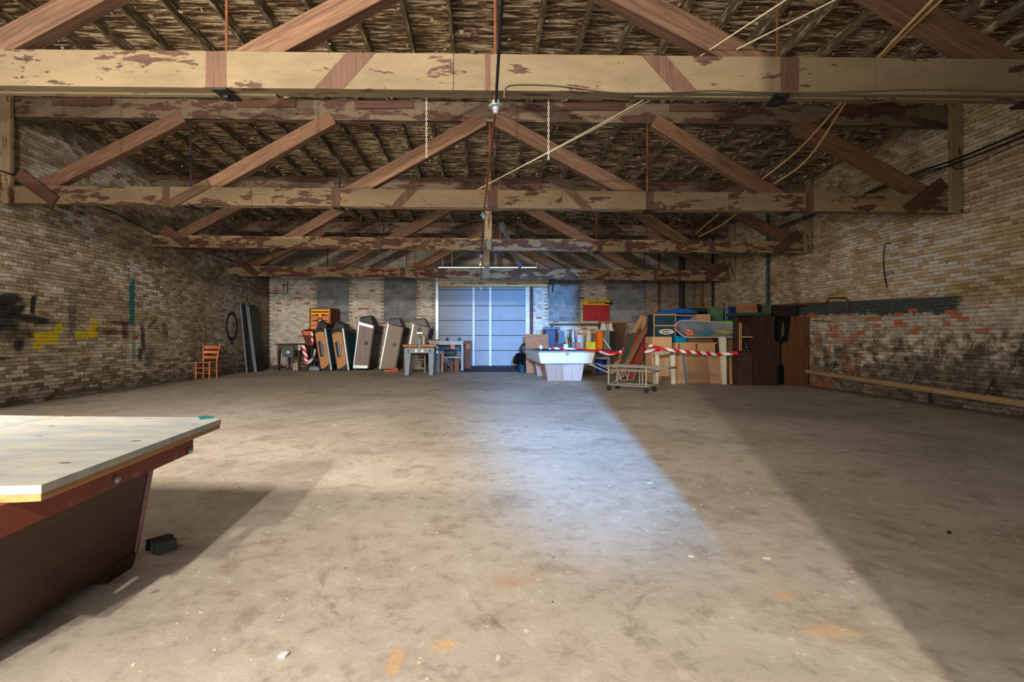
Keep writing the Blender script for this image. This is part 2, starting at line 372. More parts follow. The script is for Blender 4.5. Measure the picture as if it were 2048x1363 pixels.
        for px, py, ry, rz, cc, a, kd, sf, rt in (
            (15, 600, .30, .12, BK, .9, 'e', .35, .2), (-10, 632, .50, .30, BK, .95, 'e', .3, 0), (30, 622, .22, .07, BK, .9, 'e', .3, .5), (66, 610, .05, .17, BK, .95, 'b', .2, -.1),
            (70, 639, .36, .075, BK, .92, 'e', .3, -.1), (30, 668, .55, .14, sr(44, 30, 22), .75, 'e', .6, 0), (36, 690, .11, .11, BK, .9, 'e', .5, 0), (5, 716, .16, .03, BK, .8, 'e', .4, 0),
            (145, 635, .10, .38, sr(40, 32, 24), .65, 'b', .6, 0), (92, 676, .26, .12, YE, .95, 'b', .12, .08), (116, 657, .08, .12, YE, .95, 'e', .15, -.6), (75, 693, .09, .06, YE, .9, 'b', .15, 0),
            (174, 669, .28, .075, YE, .95, 'b', .12, .05), (187, 652, .09, .16, YE, .95, 'b', .15, -.55), (205, 622, .32, .05, sr(168, 158, 110), .5, 'e', .5, 0),
            (264, 606, .085, .52, TE, .95, 'b', .12, 0), (267, 690, .06, .40, sr(30, 80, 80), .6, 'b', .6, 0), (240, 645, .35, .035, DR, .85, 'e', .4, 0), (250, 660, .10, .22, DR, .75, 'b', .4, 0), (228, 664, .40, .05, DR, .85, 'e', .4, 0),
            (272, 675, .06, .045, sr(150, 30, 34), .9, 'e', .3, 0), (286, 675, .07, .36, sr(26, 24, 30), .85, 'b', .5, .1), (280, 708, .07, .16, sr(24, 26, 40), .85, 'b', .5, 0),
            (306, 645, .18, .05, sr(48, 48, 48), .7, 'e', .5, .6), (330, 660, .10, .25, sr(56, 54, 52), .65, 'e', .5, .3), (300, 712, .16, .24, sr(50, 50, 48), .7, 'e', .6, 0), (385, 660, .2, .16, sr(120, 80, 54), .6, 'e', .5, 0),
            (464, 652, .33, .42, sr(20, 20, 24), .95, 'r', .5, 0), (464, 685, .10, .07, sr(20, 20, 24), .8, 'e', .4, 0)):
            cy, cz = g(px, py); L.append(blot(cy, cz, ry, rz, cc, a, kd, sf, rt))
        for fac, cc in L: c = t.mix(fac, c, cc)
    if mortar: c = t.mix(1.0, c, (0.55, 0.53, 0.48, 1), 'MULTIPLY')
    t.col(c); t.bump(t.math('ADD', t.math('MULTIPLY', n2, 0.5), t.math('MULTIPLY', n3, 0.8)), 0.9, 0.02)
    return t.done(0.85, spec=0.25)
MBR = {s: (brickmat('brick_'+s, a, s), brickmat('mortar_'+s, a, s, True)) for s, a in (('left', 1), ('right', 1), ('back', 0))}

# ---- side walls ---------------------------------------------------
DX = 0.5*0                      # walls are plumb
def zdeck(Y):
    pts = ((-6, 4.35), (4.75, 4.22), (8.5, 4.12), (12.3, 4.02), (16.0, 3.78), (19.0, 3.55), (20, 3.5))
    for (a, za), (b, zb) in zip(pts[:-1], pts[1:]):
        if a <= Y <= b: return HC+za+(zb-za)*(Y-a)/(b-a)
TILT = -0.010                   # the whole roof leans a little to the right
def brick_mesh(seed):           # one brick face, local x = out of the wall, y = along, z = up
    rr = random.Random(seed); L, H, D = BL-0.012, RH-0.011, 0.03
    j = lambda s: rr.uniform(-s, s)
    f = [(j(.006), -L/2+j(.009), -H/2+j(.006)), (j(.006), L/2+j(.009), -H/2+j(.006)), (j(.006), L/2+j(.009), H/2+j(.006)), (j(.006), -L/2+j(.009), H/2+j(.006))]
    b = [(-D, -L/2, -H/2), (-D, L/2, -H/2), (-D, L/2, H/2), (-D, -L/2, H/2)]
    return f+b, [(0, 1, 2, 3), (0, 4, 5, 1), (1, 5, 6, 2), (2, 6, 7, 3), (3, 7, 4, 0)]
def brick_wall(side, face, into, u0, u1, z1f, near, skip=lambda u, z: False):
    """face: coordinate of the wall plane, into: +1/-1 direction of the room"""
    mb, mm = MBR[side]; ax = 'x' if side == 'back' else 'y'
    w = MB()
    if side == 'left': w.b2((XL-0.35, YF-.2, 0), (XL-0.012, YB+.25, 5.7))
    elif side == 'right': w.b2((XR+0.012, YF-.2, 0), (XR+0.35, YB+.25, 5.7))
    else:
        s0, s1, zz0, zz1 = -1.70, 2.10, 3.80, 3.86      # daylight gap above the door head
        w.b2((XL, YB+0.012, 0), (s0, YB+0.25, 5.2)); w.b2((s1, YB+0.012, 0), (XR, YB+0.25, 5.2))
        w.b2((s0, YB+0.012, 0), (s1, YB+0.25, zz0)); w.b2((s0, YB+0.012, zz1), (s1, YB+0.25, 5.2))
    wall = w.build('wall_'+side, mm, kind='structure', cat='wall', base=(0, 0, 0),
                   label={'left': 'left brick wall with peeling whitewash and sprayed graffiti', 'right': 'right brick wall with dark teal painted band and exposed red bricks', 'back': 'far brick wall with whitewashed bricks and blocked-up windows'}[side])
    cells = []
    for r in range(int(5.5/RH)):
        z = (r+0.5)*RH
        k0 = int(math.floor(u0/BL))-1; k1 = int(math.ceil(u1/BL))+1
        for k in range(k0, k1):
            u = (k+0.5-0.5*(r % 2))*BL
            if u-BL/2 < u0-0.11 or u+BL/2 > u1+0.02: continue
            if z > z1f(u) or skip(u, z): continue
            cells.append((u, z))
    pick = set()
    if near:
        vis = [c for c in cells if c[0] > near]
        vis.sort(key=lambda c: c[0]); pick = set(vis[:300])
    var = [brick_mesh(i+hash(side) % 7*0+100) for i in range(8)]
    meshes = []
    if near:
        for vs, fs in var:
            me = bpy.data.meshes.new('brick'); me.from_pydata(vs, [], fs); me.materials.append(mb); meshes.append(me)
    rot = {'left': Matrix.Identity(3), 'right': Matrix.Rotation(PI, 3, 'Z'), 'back': Matrix.Rotation(-PI/2, 3, 'Z')}[side]
    V = []; Fc = []; rr = random.Random(5)
    for c in cells:
        u, z = c; out = rr.uniform(-0.004, 0.006)
        p = Vector((face+into*out, u, z)) if ax == 'y' else Vector((u, face+into*out, z))
        i = rr.randrange(8)
        if c in pick:
            o = link(bpy.data.objects.new('brick', meshes[i])); o.parent = wall; o.location = p; o.rotation_euler = rot.to_euler()
        else:
            vs, fs = var[i]; b = len(V); V += [p+rot@Vector(v) for v in vs]; Fc += [tuple(q+b for q in f) for f in fs]
    me = bpy.data.meshes.new('brickwork'); me.from_pydata(V, [], Fc); me.materials.append(mb)
    o = link(bpy.data.objects.new('brickwork', me)); o.parent = wall; o['kind'] = 'stuff'
    return wall
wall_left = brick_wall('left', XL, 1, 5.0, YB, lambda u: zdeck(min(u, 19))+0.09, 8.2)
wall_right = brick_wall('right', XR, -1, 5.0, YB, lambda u: zdeck(min(u, 19))-0.09, 7.35)
PAN = [(634.5, 697.5), (768, 832), (1097, 1160), (1213, 1288)]
PANX = [((a-VX)/1000*YB, (b-VX)/1000*YB) for a, b in PAN]
PZ0, PZ1 = 1.77, 3.55
DOORX = (W(871, 0, YB).x, W(1062, 0, YB).x)
def skipb(u, z):
    if DOORX[0]-0.05 < u < DOORX[1]+0.05 and z < 3.15: return True
    if -1.75 < u < 2.15 and 3.76 < z < 3.90: return True
    return any(a-0.07 < u < b+0.07 and PZ0-0.02 < z < PZ1+0.02 for a, b in PANX)
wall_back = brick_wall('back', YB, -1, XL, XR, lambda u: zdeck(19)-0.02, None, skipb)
# concrete block infill of the four old windows, each block a piece of its own
t = NT('concrete_block'); o_ = t.pos(); r = t.rnd()
nn = t.noise(o_, 3.5, 6, 0.6); n5 = t.noise(o_, 40, 5, 0.7)
c = t.ramp(nn, [(0.3, sr(92, 94, 96)), (0.55, sr(120, 122, 124)), (0.75, sr(140, 138, 130))])
c = t.mix(1.0, c, t.ramp(r, [(0, (0.72, 0.74, 0.76)), (1, (1.18, 1.16, 1.12))]), 'MULTIPLY')
t.col(c); t.bump(n5, 0.5, 0.008); M_BLOCK = t.done(0.9)
M_JOINT = paint('pale_mortar', (170, 164, 152), 0.9, 0.2, 9)
mbk = MB(); mbk.box((0, 0, 0), (0.388, 0.05, 0.192)); 
me_full = bpy.data.meshes.new('concrete_block'); me_full.from_pydata(mbk.v, [], mbk.f); me_full.materials.append(M_BLOCK)
mbk = MB(); mbk.box((0, 0, 0), (0.186, 0.05, 0.192))
me_half = bpy.data.meshes.new('half_block'); me_half.from_pydata(mbk.v, [], mbk.f); me_half.materials.append(M_BLOCK)
for a, b in PANX:
    MB().b2((a, YB-0.008, PZ0), (b, YB+0.02, PZ1)).build('mortar_bed', M_JOINT, wall_back)
    n = 9; w0 = (b-a)/3.0
    for i in range(n):
        z = PZ0+0.1+i*0.2
        if z+0.09 > PZ1+0.02: continue
        if i % 2 == 0: seq = [(a+w0*(k+.5), me_full) for k in range(3)]
        else: seq = [(a+w0*.25, me_half), (a+w0, me_full), (a+2*w0, me_full), (b-w0*.25, me_half)]
        for x, me in seq:
            o = link(bpy.data.objects.new('concrete_block', me)); o.parent = wall_back
            o.location = (x, YB-0.002-random.uniform(0, 0.006), z); o.scale = (w0/0.4, 1, 1)
# ---- dividing wall behind the camera, with its wide opening, and an added street wall whose openings shape the beams
M_PLAS = paint('grubby_plaster', (150, 138, 118), 0.9, 0.25, 1.5)
w = MB(); w.b2((1.0, -0.4, 0), (XR, -0.1, 5.6)); w.b2((XL, -0.4, 0), (-7.6, -0.1, 5.6)); w.b2((-7.6, -0.4, 5.0), (1.0, -0.1, 5.6))
w.build('wall_front', M_PLAS, kind='structure', label='plain plastered dividing wall with wide opening', cat='wall', base=(0, 0, 0))
w = MB(); w.b2((1.5, YF-0.2, 0), (XR, YF, 5.7)); w.b2((XL, YF-0.2, 0), (-5.2, YF, 5.7)); w.b2((0.15, YF-0.2, 0), (0.485, YF, 5.7)); w.b2((-5.2, YF-0.2, 5.0), (0.15, YF, 5.7)); w.b2((0.485, YF-0.2, 2.14), (1.5, YF, 5.7))
w.build('wall_street_added', M_PLAS, kind='structure', label='added plastered street wall, unseen, its openings shaping the lamp beams', cat='wall', base=(0, 0, 0))

# unseen window frame added on the solid left wall for the side fill
M_WINF = paint('window_frame_paint', (170, 160, 138), .6); wn = MB()
wn.b2((XL-0.01, 1.35, 1.7), (XL+0.05, 3.85, 1.76)); wn.b2((XL-0.01, 1.35, 3.24), (XL+0.05, 3.85, 3.30)); wn.b2((XL-0.01, 1.35, 1.7), (XL+0.05, 1.41, 3.3)); wn.b2((XL-0.01, 3.79, 1.7), (XL+0.05, 3.85, 3.3)); wn.b2((XL-0.01, 2.57, 1.7), (XL+0.04, 2.63, 3.3))
win = wn.build('window_dummy', M_WINF, kind='structure', label='unseen timber window frame added on the solid left wall beside the camera', cat='window')
for a in (1.41, 2.63): MB().b2((XL-0.005, a, 1.76), (XL+0.01, a+1.16, 3.24)).build('pane', paint('dusty_glass', (190, 200, 205), .2), win)

# ---- roof: sheathing boards and joists -----------------------------
def flaky(name, dark, mid_, pale, thr, sx):
    t = NT(name); P = t.pos(); r = t.rnd()
    off = t.comb(t.math('MULTIPLY', r, 43.0), 0.0, 0.0)
    v = t.map(P, sx, off); n = t.noise(v, 3.0, 9, 0.72, 0.4); g = t.noise(t.map(P, tuple(a*3 for a in sx), off), 3.0, 5, 0.6); n2 = t.noise(P, 0.8, 4, 0.6)
    wd = t.ramp(g, [(0.3, K(sr(*dark), 0.6)), (0.7, K(sr(*dark), 1.5))])
    lvl = t.math('ADD', n, t.math('MULTIPLY', t.math('SUBTRACT', n2, 0.5), 0.14))
    c = t.mix(t.step(lvl, thr-0.055, thr-0.03), wd, sr(*mid_))
    c = t.mix(t.step(lvl, thr+0.015, thr+0.03), c, sr(*pale))
    t.col(c); t.bump(lvl, 0.7, 0.012); return t.done(0.85, spec=0.2)
M_DECK = flaky('flaking_deck_boards', (76, 62, 45), (150, 120, 84), (232, 214, 178), 0.53, (0.85, 6.5, 6.5))
M_JOIST = flaky('flaking_joists', (96, 84, 64), (136, 118, 90), (200, 188, 160), 0.56, (7.0, 1.4, 7.0))
M_TAR = paint('dark_roof_felt', (36, 32, 28), 0.95, 0.2)
rf = MB()
ys = [-6, 4.75, 8.5, 12.3, 16.0, 19.3]
for a, b in zip(ys[:-1], ys[1:]):
    za, zb = zdeck(a)+0.03, zdeck(min(b, 20))+0.03
    x0, x1 = XL-0.3, XR+0.3
    rf.hexa([(x0, a, za+TILT*x0), (x1, a, za+TILT*x1), (x1, b, zb+TILT*x1), (x0, b, zb+TILT*x0)]+[(x, y, zz+TILT*x+0.12) for x, y, zz in ((x0, a, za), (x1, a, za), (x1, b, zb), (x0, b, zb))])
roof = rf.build('ceiling', M_TAR, kind='structure', label='low timber roof with boards and joists in flaking paint', cat='ceiling', base=(0, 0, 0))
bm_ = MB(); bm_.box((0, 0, 0), (XR-XL, 0.131, 0.024)); me_board = bpy.data.meshes.new('roof_board'); me_board.from_pydata(bm_.v, [], bm_.f); me_board.materials.append(M_DECK)
Y = 4.9
while Y < 18.95:
    o = link(bpy.data.objects.new('roof_board', me_board)); o.parent = roof
    sl = (zdeck(Y+0.05)-zdeck(Y-0.05))/0.1
    o.location = ((XL+XR)/2, Y, zdeck(Y)+0.014+TILT*(XL+XR)/2+random.uniform(-0.004, 0.003))
    o.rotation_euler = (math.atan(sl), -math.atan(TILT), random.uniform(-0.0004, 0.0004)); Y += 0.143
bays = [(4.75, 8.5), (8.5, 12.3), (12.3, 16.0), (16.0, 18.98)]
for bi, (a, b) in enumerate(bays):
    for k in range(28):
        x = XL+0.12+k*0.585
        jit = random.uniform(-0.02, 0.02)+(0.03 if bi % 2 else -0.03)
        a2, b2 = a-0.1, min(b+0.1, 18.97)
        za, zb = zdeck(a)-0.078+TILT*x, zdeck(b)-0.078+TILT*x
        sl = (zb-za)/(b-a)
        beam('roof_joist', (x+jit, a2, za-sl*0.1), (x+jit+random.uniform(-.02, .02), b2, zb+sl*(b2-b)), 0.15, 0.05, M_JOIST, roof)
# loose curls of paint hanging from the boards
fl = MB(); rr = random.Random(3)
for i in range(1500):
    Y = rr.uniform(5, 18.5); x = rr.uniform(XL+0.3, XR-0.3); z = zdeck(Y)+TILT*x-rr.choice((0.005, 0.005, 0.16))*1.0
    s = rr.uniform(0.012, 0.04); a = rr.uniform(-1.2, 1.2); b = rr.uniform(0.3, 1.5)
    d1 = Vector((math.cos(a), math.sin(a), 0))*s*1.6; d2 = Vector((-math.sin(a)*math.cos(b), math.cos(a)*math.cos(b), -math.sin(b)))*s
    p = Vector((x, Y, z)); fl.add([p, p+d1, p+d1*0.9+d2, p+d2*1.1], [(0, 1, 2, 3)])
fl.build('paint_curls', paint('old_cream_flakes', (190, 172, 136), 0.7, 0.3, 3), roof, kind='stuff')

# ================================================================== trusses
M_CREAM1 = peel('cream_paint_sound_dimmed', (112, 96, 70), (70, 47, 34), 0.585)  # tone lowered to offset the strong lamp light on the nearest truss
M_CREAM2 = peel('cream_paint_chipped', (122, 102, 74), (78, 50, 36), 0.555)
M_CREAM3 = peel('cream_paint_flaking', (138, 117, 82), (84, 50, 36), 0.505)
M_TOPC = peel('shaded_top_chord_paint', (102, 86, 66), (72, 48, 36), 0.53)  # darkened for the shade of the truss in front, put into the paint
M_RED = wood('reddish_bare_timber', (50, 34, 23), (122, 88, 62), 'x', 1.0)
M_BARE = wood('unpainted_dark_timber', (52, 33, 25), (100, 66, 48), 'x', 1.0)
M_GHOST = wood('unpainted_strip', (62, 43, 32), (106, 75, 56), 'z', 1.0)
M_POST = peel('dirty_cream_post', (136, 116, 86), (88, 60, 42), 0.56)
M_IRON = paint('dark_iron', (46, 42, 40), 0.6, 0.3, 20, 0.6)
M_RUST = paint('rusty_iron', (110, 66, 42), 0.8, 0.35, 25, 0.3)
XC = 0.12; PP = [-7.86, -5.08, -2.55, 0.0, 2.68, 5.06, 7.72]     # panel points about the centre
def truss(Y, zb0, zb1, zt0, zt1, label, mcream, splits, king, posts, verts, ghosts, rodmat):
    z0 = HC
    T = thing('roof_truss', label, 'truss', (XC, Y, z0+zb0), 'timber trusses carrying the roof')
    zz = lambda x, z: z0+z+TILT*x
    xa, xb = XL+0.02, XR-0.02
    TH = 0.052; GAP = 0.012
    for i in range(3):
        yy = Y-0.064+i*0.064
        cuts = [xa]+(splits if i == 0 else [s+1.7*(1 if i == 1 else -1) for s in splits])+[xb]
        for a, b in zip(cuts[:-1], cuts[1:]):
            dz = random.uniform(-0.012, 0.012) if i else 0
            h = zb1-zb0; mz = (zb0+zb1)/2+dz
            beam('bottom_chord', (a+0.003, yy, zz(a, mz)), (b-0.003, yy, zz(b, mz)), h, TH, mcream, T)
    for i in range(2):
        yy = Y-0.04+i*0.08
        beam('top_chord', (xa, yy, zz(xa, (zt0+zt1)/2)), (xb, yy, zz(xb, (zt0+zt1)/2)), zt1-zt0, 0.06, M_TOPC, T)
    for k in range(6):
        l, r = XC+PP[k], XC+PP[k+1]
        if k < 3: p0, p1 = (l+0.12, Y, zz(l, zb1-0.10)), (r-0.10, Y, zz(r, zt0+0.05))
        else: p0, p1 = (l+0.10, Y, zz(l, zt0+0.05)), (r-0.12, Y, zz(r, zb1-0.10))
        beam('diagonal', p0, p1, 0.235, 0.15, M_RED, T, bevel=0.006)
    for k in (1, 2, 4, 5):
        x = XC+PP[k]
        MB().tube([(x, Y, zz(x, zb0-0.05)), (x, Y, zz(x, zt1))], 0.014, 6).build('tie_rod', rodmat if k != 4 else M_RUST, T)
        pl = MB(); pl.hexa([(x-0.09, Y-0.12, zz(x, zb0-0.032)), (x+0.05, Y-0.12, zz(x, zb0-0.032)), (x+0.09, Y+0.12, zz(x, zb0-0.032)), (x-0.05, Y+0.12, zz(x, zb0-0.032)),
                            (x-0.09, Y-0.12, zz(x, zb0-0.013)), (x+0.05, Y-0.12, zz(x, zb0-0.013)), (x+0.09, Y+0.12, zz(x, zb0-0.013)), (x-0.05, Y+0.12, zz(x, zb0-0.013))])
        p = pl.build('washer_plate', M_IRON, T)
        MB().box((x, Y, zz(x, zb0-0.045)), (0.045, 0.045, 0.026)).build('nut', M_IRON, p)
    if king: beam('king_post', (XC+0.02, Y-0.10, zz(0, zb0+0.01)), (XC+0.02, Y-0.10, zz(0, zt1)), 0.17, 0.05, M_POST, T, up=(1, 0, 0))
    else: MB().tube([(XC, Y, zz(0, zb0-0.04)), (XC, Y, zz(0, zt1))], 0.014, 6).build('tie_rod', M_RUST, T)
    for sd in posts:
        x = XL+0.14 if sd < 0 else XR-0.14
        beam('end_post', (x, Y-0.13, zz(x, zb0-0.02)), (x, Y-0.13, zz(x, zt1+0.04)), 0.17, 0.07, M_POST, T, up=(1, 0, 0))
    for sd in (-1, 1):      # cleats nailed over the feet of the end diagonals
        xe = XL+0.32 if sd < 0 else XR-0.32
        beam('cleat', (xe, Y-0.118, zz(xe, zb1+0.19)), (xe-sd*0.62, Y-0.118, zz(xe, zb0+0.02)), 0.20, 0.05, M_BARE, T, bevel=0.004, up=(0, 0, 1))
    for x0, ln_, wd in ghosts:
        yg_ = Y-0.0945; w2 = wd/2*(1.25 if ln_ else 1)
        MB().prism([(x0-ln_/2-w2, yg_, zz(x0, zb1-.002)), (x0-ln_/2+w2, yg_, zz(x0, zb1-.002)), (x0+ln_/2+w2, yg_, zz(x0, zb0+.002)), (x0+ln_/2-w2, yg_, zz(x0, zb0+.002))], (0, .004, 0)).build('bare_strip', M_GHOST, T)
    for x0 in verts:
        beam('lap_board', (x0-0.55, Y-0.105, zz(x0, zb1-0.30)), (x0+0.10, Y-0.105, zz(x0, zb1+0.06)), 0.15, 0.03, M_RED, T)
    rr = random.Random(int(Y*10))
    for k in range(6):
        x = XC+(k-2.5)*2.6+rr.uniform(-0.6, 0.6)
        beam('packer', (x-0.5, Y-0.085, zz(x, zt1-0.07)), (x+0.5, Y-0.085, zz(x, zt1-0.07)), 0.13, 0.03, M_BARE, T)
    return T
TY = (4.75, 8.5, 12.3, 16.0)
gx = lambda px, Y: (px-VX)/1000*Y
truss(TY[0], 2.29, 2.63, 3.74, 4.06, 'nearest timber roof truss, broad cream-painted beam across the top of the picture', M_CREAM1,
      [gx(266, 4.66)-3.2, gx(907, 4.66), gx(1752, 4.66)], False, (), (), [(gx(432, 4.66), 0, .19), (gx(1579, 4.66), 0, .17), (gx(690, 4.66), -.30, .22), (gx(1340, 4.66), .30, .18), (gx(975, 4.66), 0.0, .05)], M_RUST)  # narrowest strip, near the centre, is only a dark upright mark
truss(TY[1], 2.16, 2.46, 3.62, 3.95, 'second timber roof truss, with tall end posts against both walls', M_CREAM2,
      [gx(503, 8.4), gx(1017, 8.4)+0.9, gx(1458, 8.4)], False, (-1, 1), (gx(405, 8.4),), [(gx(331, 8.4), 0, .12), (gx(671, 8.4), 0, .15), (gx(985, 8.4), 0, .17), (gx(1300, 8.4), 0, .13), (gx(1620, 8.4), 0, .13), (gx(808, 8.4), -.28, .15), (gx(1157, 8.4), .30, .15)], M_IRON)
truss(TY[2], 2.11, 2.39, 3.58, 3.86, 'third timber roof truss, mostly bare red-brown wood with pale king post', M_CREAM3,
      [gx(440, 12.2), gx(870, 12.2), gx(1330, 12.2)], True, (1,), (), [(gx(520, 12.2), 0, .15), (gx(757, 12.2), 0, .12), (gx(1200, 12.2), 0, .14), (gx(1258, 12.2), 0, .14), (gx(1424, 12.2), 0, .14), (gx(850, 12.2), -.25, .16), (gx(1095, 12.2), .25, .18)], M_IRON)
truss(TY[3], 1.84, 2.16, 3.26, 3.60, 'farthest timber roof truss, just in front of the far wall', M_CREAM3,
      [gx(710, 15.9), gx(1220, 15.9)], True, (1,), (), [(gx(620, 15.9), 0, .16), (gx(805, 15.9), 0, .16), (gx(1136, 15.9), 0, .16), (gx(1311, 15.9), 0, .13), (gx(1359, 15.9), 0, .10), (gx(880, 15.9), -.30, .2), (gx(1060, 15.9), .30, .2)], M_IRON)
# ================================================================== materials for the contents
WD = lambda n, d, l, ax='x', sc=1.0, **k: wood(n, d, l, ax, sc, **k)
M_CHROME = paint('bright_trim', (176, 178, 180), 0.35, 0.05, 5, 0.9, 0)
M_BLACK = paint('black_laminate', (24, 22, 22), 0.45, 0.3, 6)
M_DKBR = wood('dark_brown_laminate', (38, 24, 18), (74, 48, 34), 'z', 0.8, 0.5)
M_OAK = wood('orange_oak_laminate', (150, 98, 50), (196, 138, 78), 'z', 0.9, 0.45, 0.08, 0.05)
M_WALN = wood('greyed_walnut_laminate', (92, 76, 68), (136, 116, 104), 'z', 1.2, 0.5, 0.08, 0.1)
M_FELT = paint('teal_felt', (16, 84, 92), 0.95, 0.2, 12)
M_GALV = paint('galvanised_steel', (140, 146, 150), 0.4, 0.15, 7, 0.7)
M_GREYM = paint('grey_machine_enamel', (112, 122, 130), 0.5, 0.18, 6, 0, 0.05, (70, 74, 78), 0.62)
M_CREAMT = paint('cream_steel_tube', (138, 134, 120), 0.45, 0.15, 9, 0.1, 0, (110, 90, 66), 0.64)
M_WHITE = paint('white_enamel', (196, 194, 186), 0.4, 0.08, 4)
M_OFFW = paint('off_white_paint', (206, 198, 178), 0.6, 0.15, 5, 0, 0.05, (140, 120, 92), 0.66)
M_PLYL = wood('pale_plywood', (176, 134, 90), (214, 174, 128), 'z', 0.7, 0.6, 0.05, 0.1)
M_PLYB = wood('tan_plywood', (130, 98, 68), (170, 132, 94), 'x', 0.7, 0.65, 0.05, 0.15)
M_PINE = wood('yellow_pine', (160, 110, 66), (206, 156, 104), 'x', 0.8, 0.65, 0.1, 0.1)

def poly_at(pxs, Y): return [W(a, b, Y) for a, b in pxs]
def slab_px(name, pxs, Y, th, mat, parent=None, **kw):
    """board whose outline faces the room at depth Y, th thick"""
    return MB().prism(poly_at(pxs, Y), (0, th, 0)).build(name, mat, parent, **kw)

# ------------------------------------------------------------------ sliding door in the far wall
M_SHEET = paint('grey_door_sheet', (122, 125, 128), 0.55, 0.10, 2.5, 0.1, 0.04, (140, 142, 142), 0.66)
yd = 18.93
dz = lambda y: W(0, y, yd).z; dx = lambda x: W(x, 0, yd).x
D = tag(MB().b2((dx(874), yd+0.03, 0.0), (dx(1059), yd+0.12, dz(563))).build('door_1', paint('dark_door_core', (40, 44, 50), 0.8), base=(dx(966), yd, 0)),
        'grey sheet-metal sliding door with dark seams and two white stiles', 'door', kind='structure')
rows = [563, 579, 611, 640.5, 670.5, 700.5, 731]; cols = [877.5, 945, 982, 1051]
for a, b in zip(rows[:-1], rows[1:]):
    for c, d in zip(cols[:-1], cols[1:]):
        MB().b2((dx(c)+0.005, yd, dz(b)+0.012), (dx(d)-0.005, yd+0.04, dz(a)-0.012)).build('door_panel', M_SHEET, D)
for px in (947, 980.5):
    MB().b2((dx(px)-0.035, yd-0.03, dz(731)), (dx(px)+0.035, yd+0.01, dz(572))).build('stile', M_WHITE, D)
MB().b2((dx(871.5), yd-0.06, dz(709)), (dx(877), yd+0.03, dz(557))).build('door_track', M_GALV, D)
MB().b2((dx(1051), yd-0.05, dz(671)), (dx(1059), yd+0.03, dz(573))).build('door_track', M_OFFW, D)
MB().b2((dx(1059.5), yd-0.03, dz(672)), (dx(1066), yd+0.07, dz(558))).build('jamb_board', wood('maroon_jamb', (70, 36, 34), (112, 70, 66), 'z'), D)
MB().b2((dx(1052), yd-0.02, 0), (dx(1066), yd+0.05, dz(672))).build('jamb_board', wood('maroon_jamb', (0,)*3, (0,)*3), D)
MB().box((dx(962), yd-0.04, dz(576)), (0.05, 0.05, 0.12)).build('hanger', M_WHITE, D)
hd = thing('door_header', 'white-topped timber header rail above the sliding door', 'header rail', (dx(985), 18.6, 2.95))
yh = 18.7; hz = lambda y: W(0, y, yh).z; hx = lambda x: W(x, 0, yh).x
MB().b2((hx(877), yh-0.08, hz(565)), (hx(1097), yh+0.2, hz(560))).build('white_cap', M_WHITE, hd)
MB().b2((hx(877.5), yh-0.02, hz(569.5)), (hx(1097), yh+0.2, hz(565.2))).build('recessed_board', peel('header_peel', (206, 176, 120), (120, 80, 52), .53), hd)
MB().b2((hx(879), yh-0.07, hz(573)), (hx(1095), yh+0.2, hz(569.6))).build('lower_board', wood('golden_header_board', (176, 128, 70), (220, 178, 116), 'x', .8), hd)
sill = MB().b2((dx(925), 16.6, 0.001), (dx(1046), 18.9, 0.02)).build('floor_plate', paint('dark_sill_plate', (52, 48, 46), 0.7, 0.3, 3), label='dark steel floor plate in front of the sliding door', cat='floor plate')

# ------------------------------------------------------------------ things along the far wall, left part
def chair():
    T = thing('ladderback_chair', 'orange-brown ladder-back wooden chair by the left wall', 'chair', (-7.82, 14.15, 0))
    mw = wood('orange_chair_wood', (168, 84, 34), (214, 122, 58), 'z', 1.5, 0.45, 0.05)
    x0, x1, yf, yb = -8.0, -7.62, 13.95, 14.33
    for x in (x0, x1):
        MB().tube([(x, yf, 0), (x, yf, 0.2), (x, yf, 0.49)], [0.014, 0.019, 0.017], 8).build('front_leg', mw, T, smooth=True)
        s = -1 if x == x0 else 1
        MB().tube([(x, yb, 0), (x, yb, 0.45), (x+s*0.025, yb+0.04, 0.75), (x+s*0.05, yb+0.09, 0.98)], [0.016, 0.019, 0.019, 0.016], 8).build('back_post', mw, T, smooth=True)
        for z in (0.17, 0.31): MB().tube([(x, yf, z), (x, yb, z)], 0.010, 6).build('side_stretcher', mw, T)
    for z in (0.17, 0.31): MB().tube([(x0, yf, z), (x1, yf, z)], 0.010, 6).build('front_stretcher', mw, T)
    MB().tube([(x0, yb, 0.22), (x1, yb, 0.22)], 0.010, 6).build('rear_stretcher', mw, T)
    for z, h in ((0.88, 0.09), (0.745, 0.07), (0.60, 0.07)):
        y = yb+0.04+(z-0.75)*0.2
        m = MB(); n = 6
        for i in range(n):
            a, b = i/n, (i+1)/n
            f = lambda t: y+0.03*math.sin(PI*t)
            xa, xb = x0+(x1-x0)*a, x0+(x1-x0)*b
            m.hexa([(xa, f(a)-.006, z-h/2), (xb, f(b)-.006, z-h/2), (xb, f(b)+.006, z-h/2), (xa, f(a)+.006, z-h/2), (xa, f(a)-.006, z+h/2), (xb, f(b)-.006, z+h/2), (xb, f(b)+.006, z+h/2), (xa, f(a)+.006, z+h/2)])
        m.build('back_slat', mw, T)
    for a, b in (((x0, yf, .46), (x1, yf, .46)), ((x0, yb, .46), (x1, yb, .46)), ((x0, yf, .46), (x0, yb, .46)), ((x1, yf, .46), (x1, yb, .46))):
        MB().tube([a, b], 0.013, 6).build('seat_rail', mw, T)
    MB().hexa([(x0+.01, yf+.01, .452), (x1-.01, yf+.01, .452), (x1-.01, yb-.01, .452), (x0+.01, yb-.01, .452), (x0+.01, yf+.01, .47), (x1-.01, yf+.01, .47), (x1-.01, yb-.01, .47), (x0+.01, yb-.01, .47)]).build('woven_seat', paint('rush_seat', (150, 104, 58), .9, .3, 40), T)
chair()

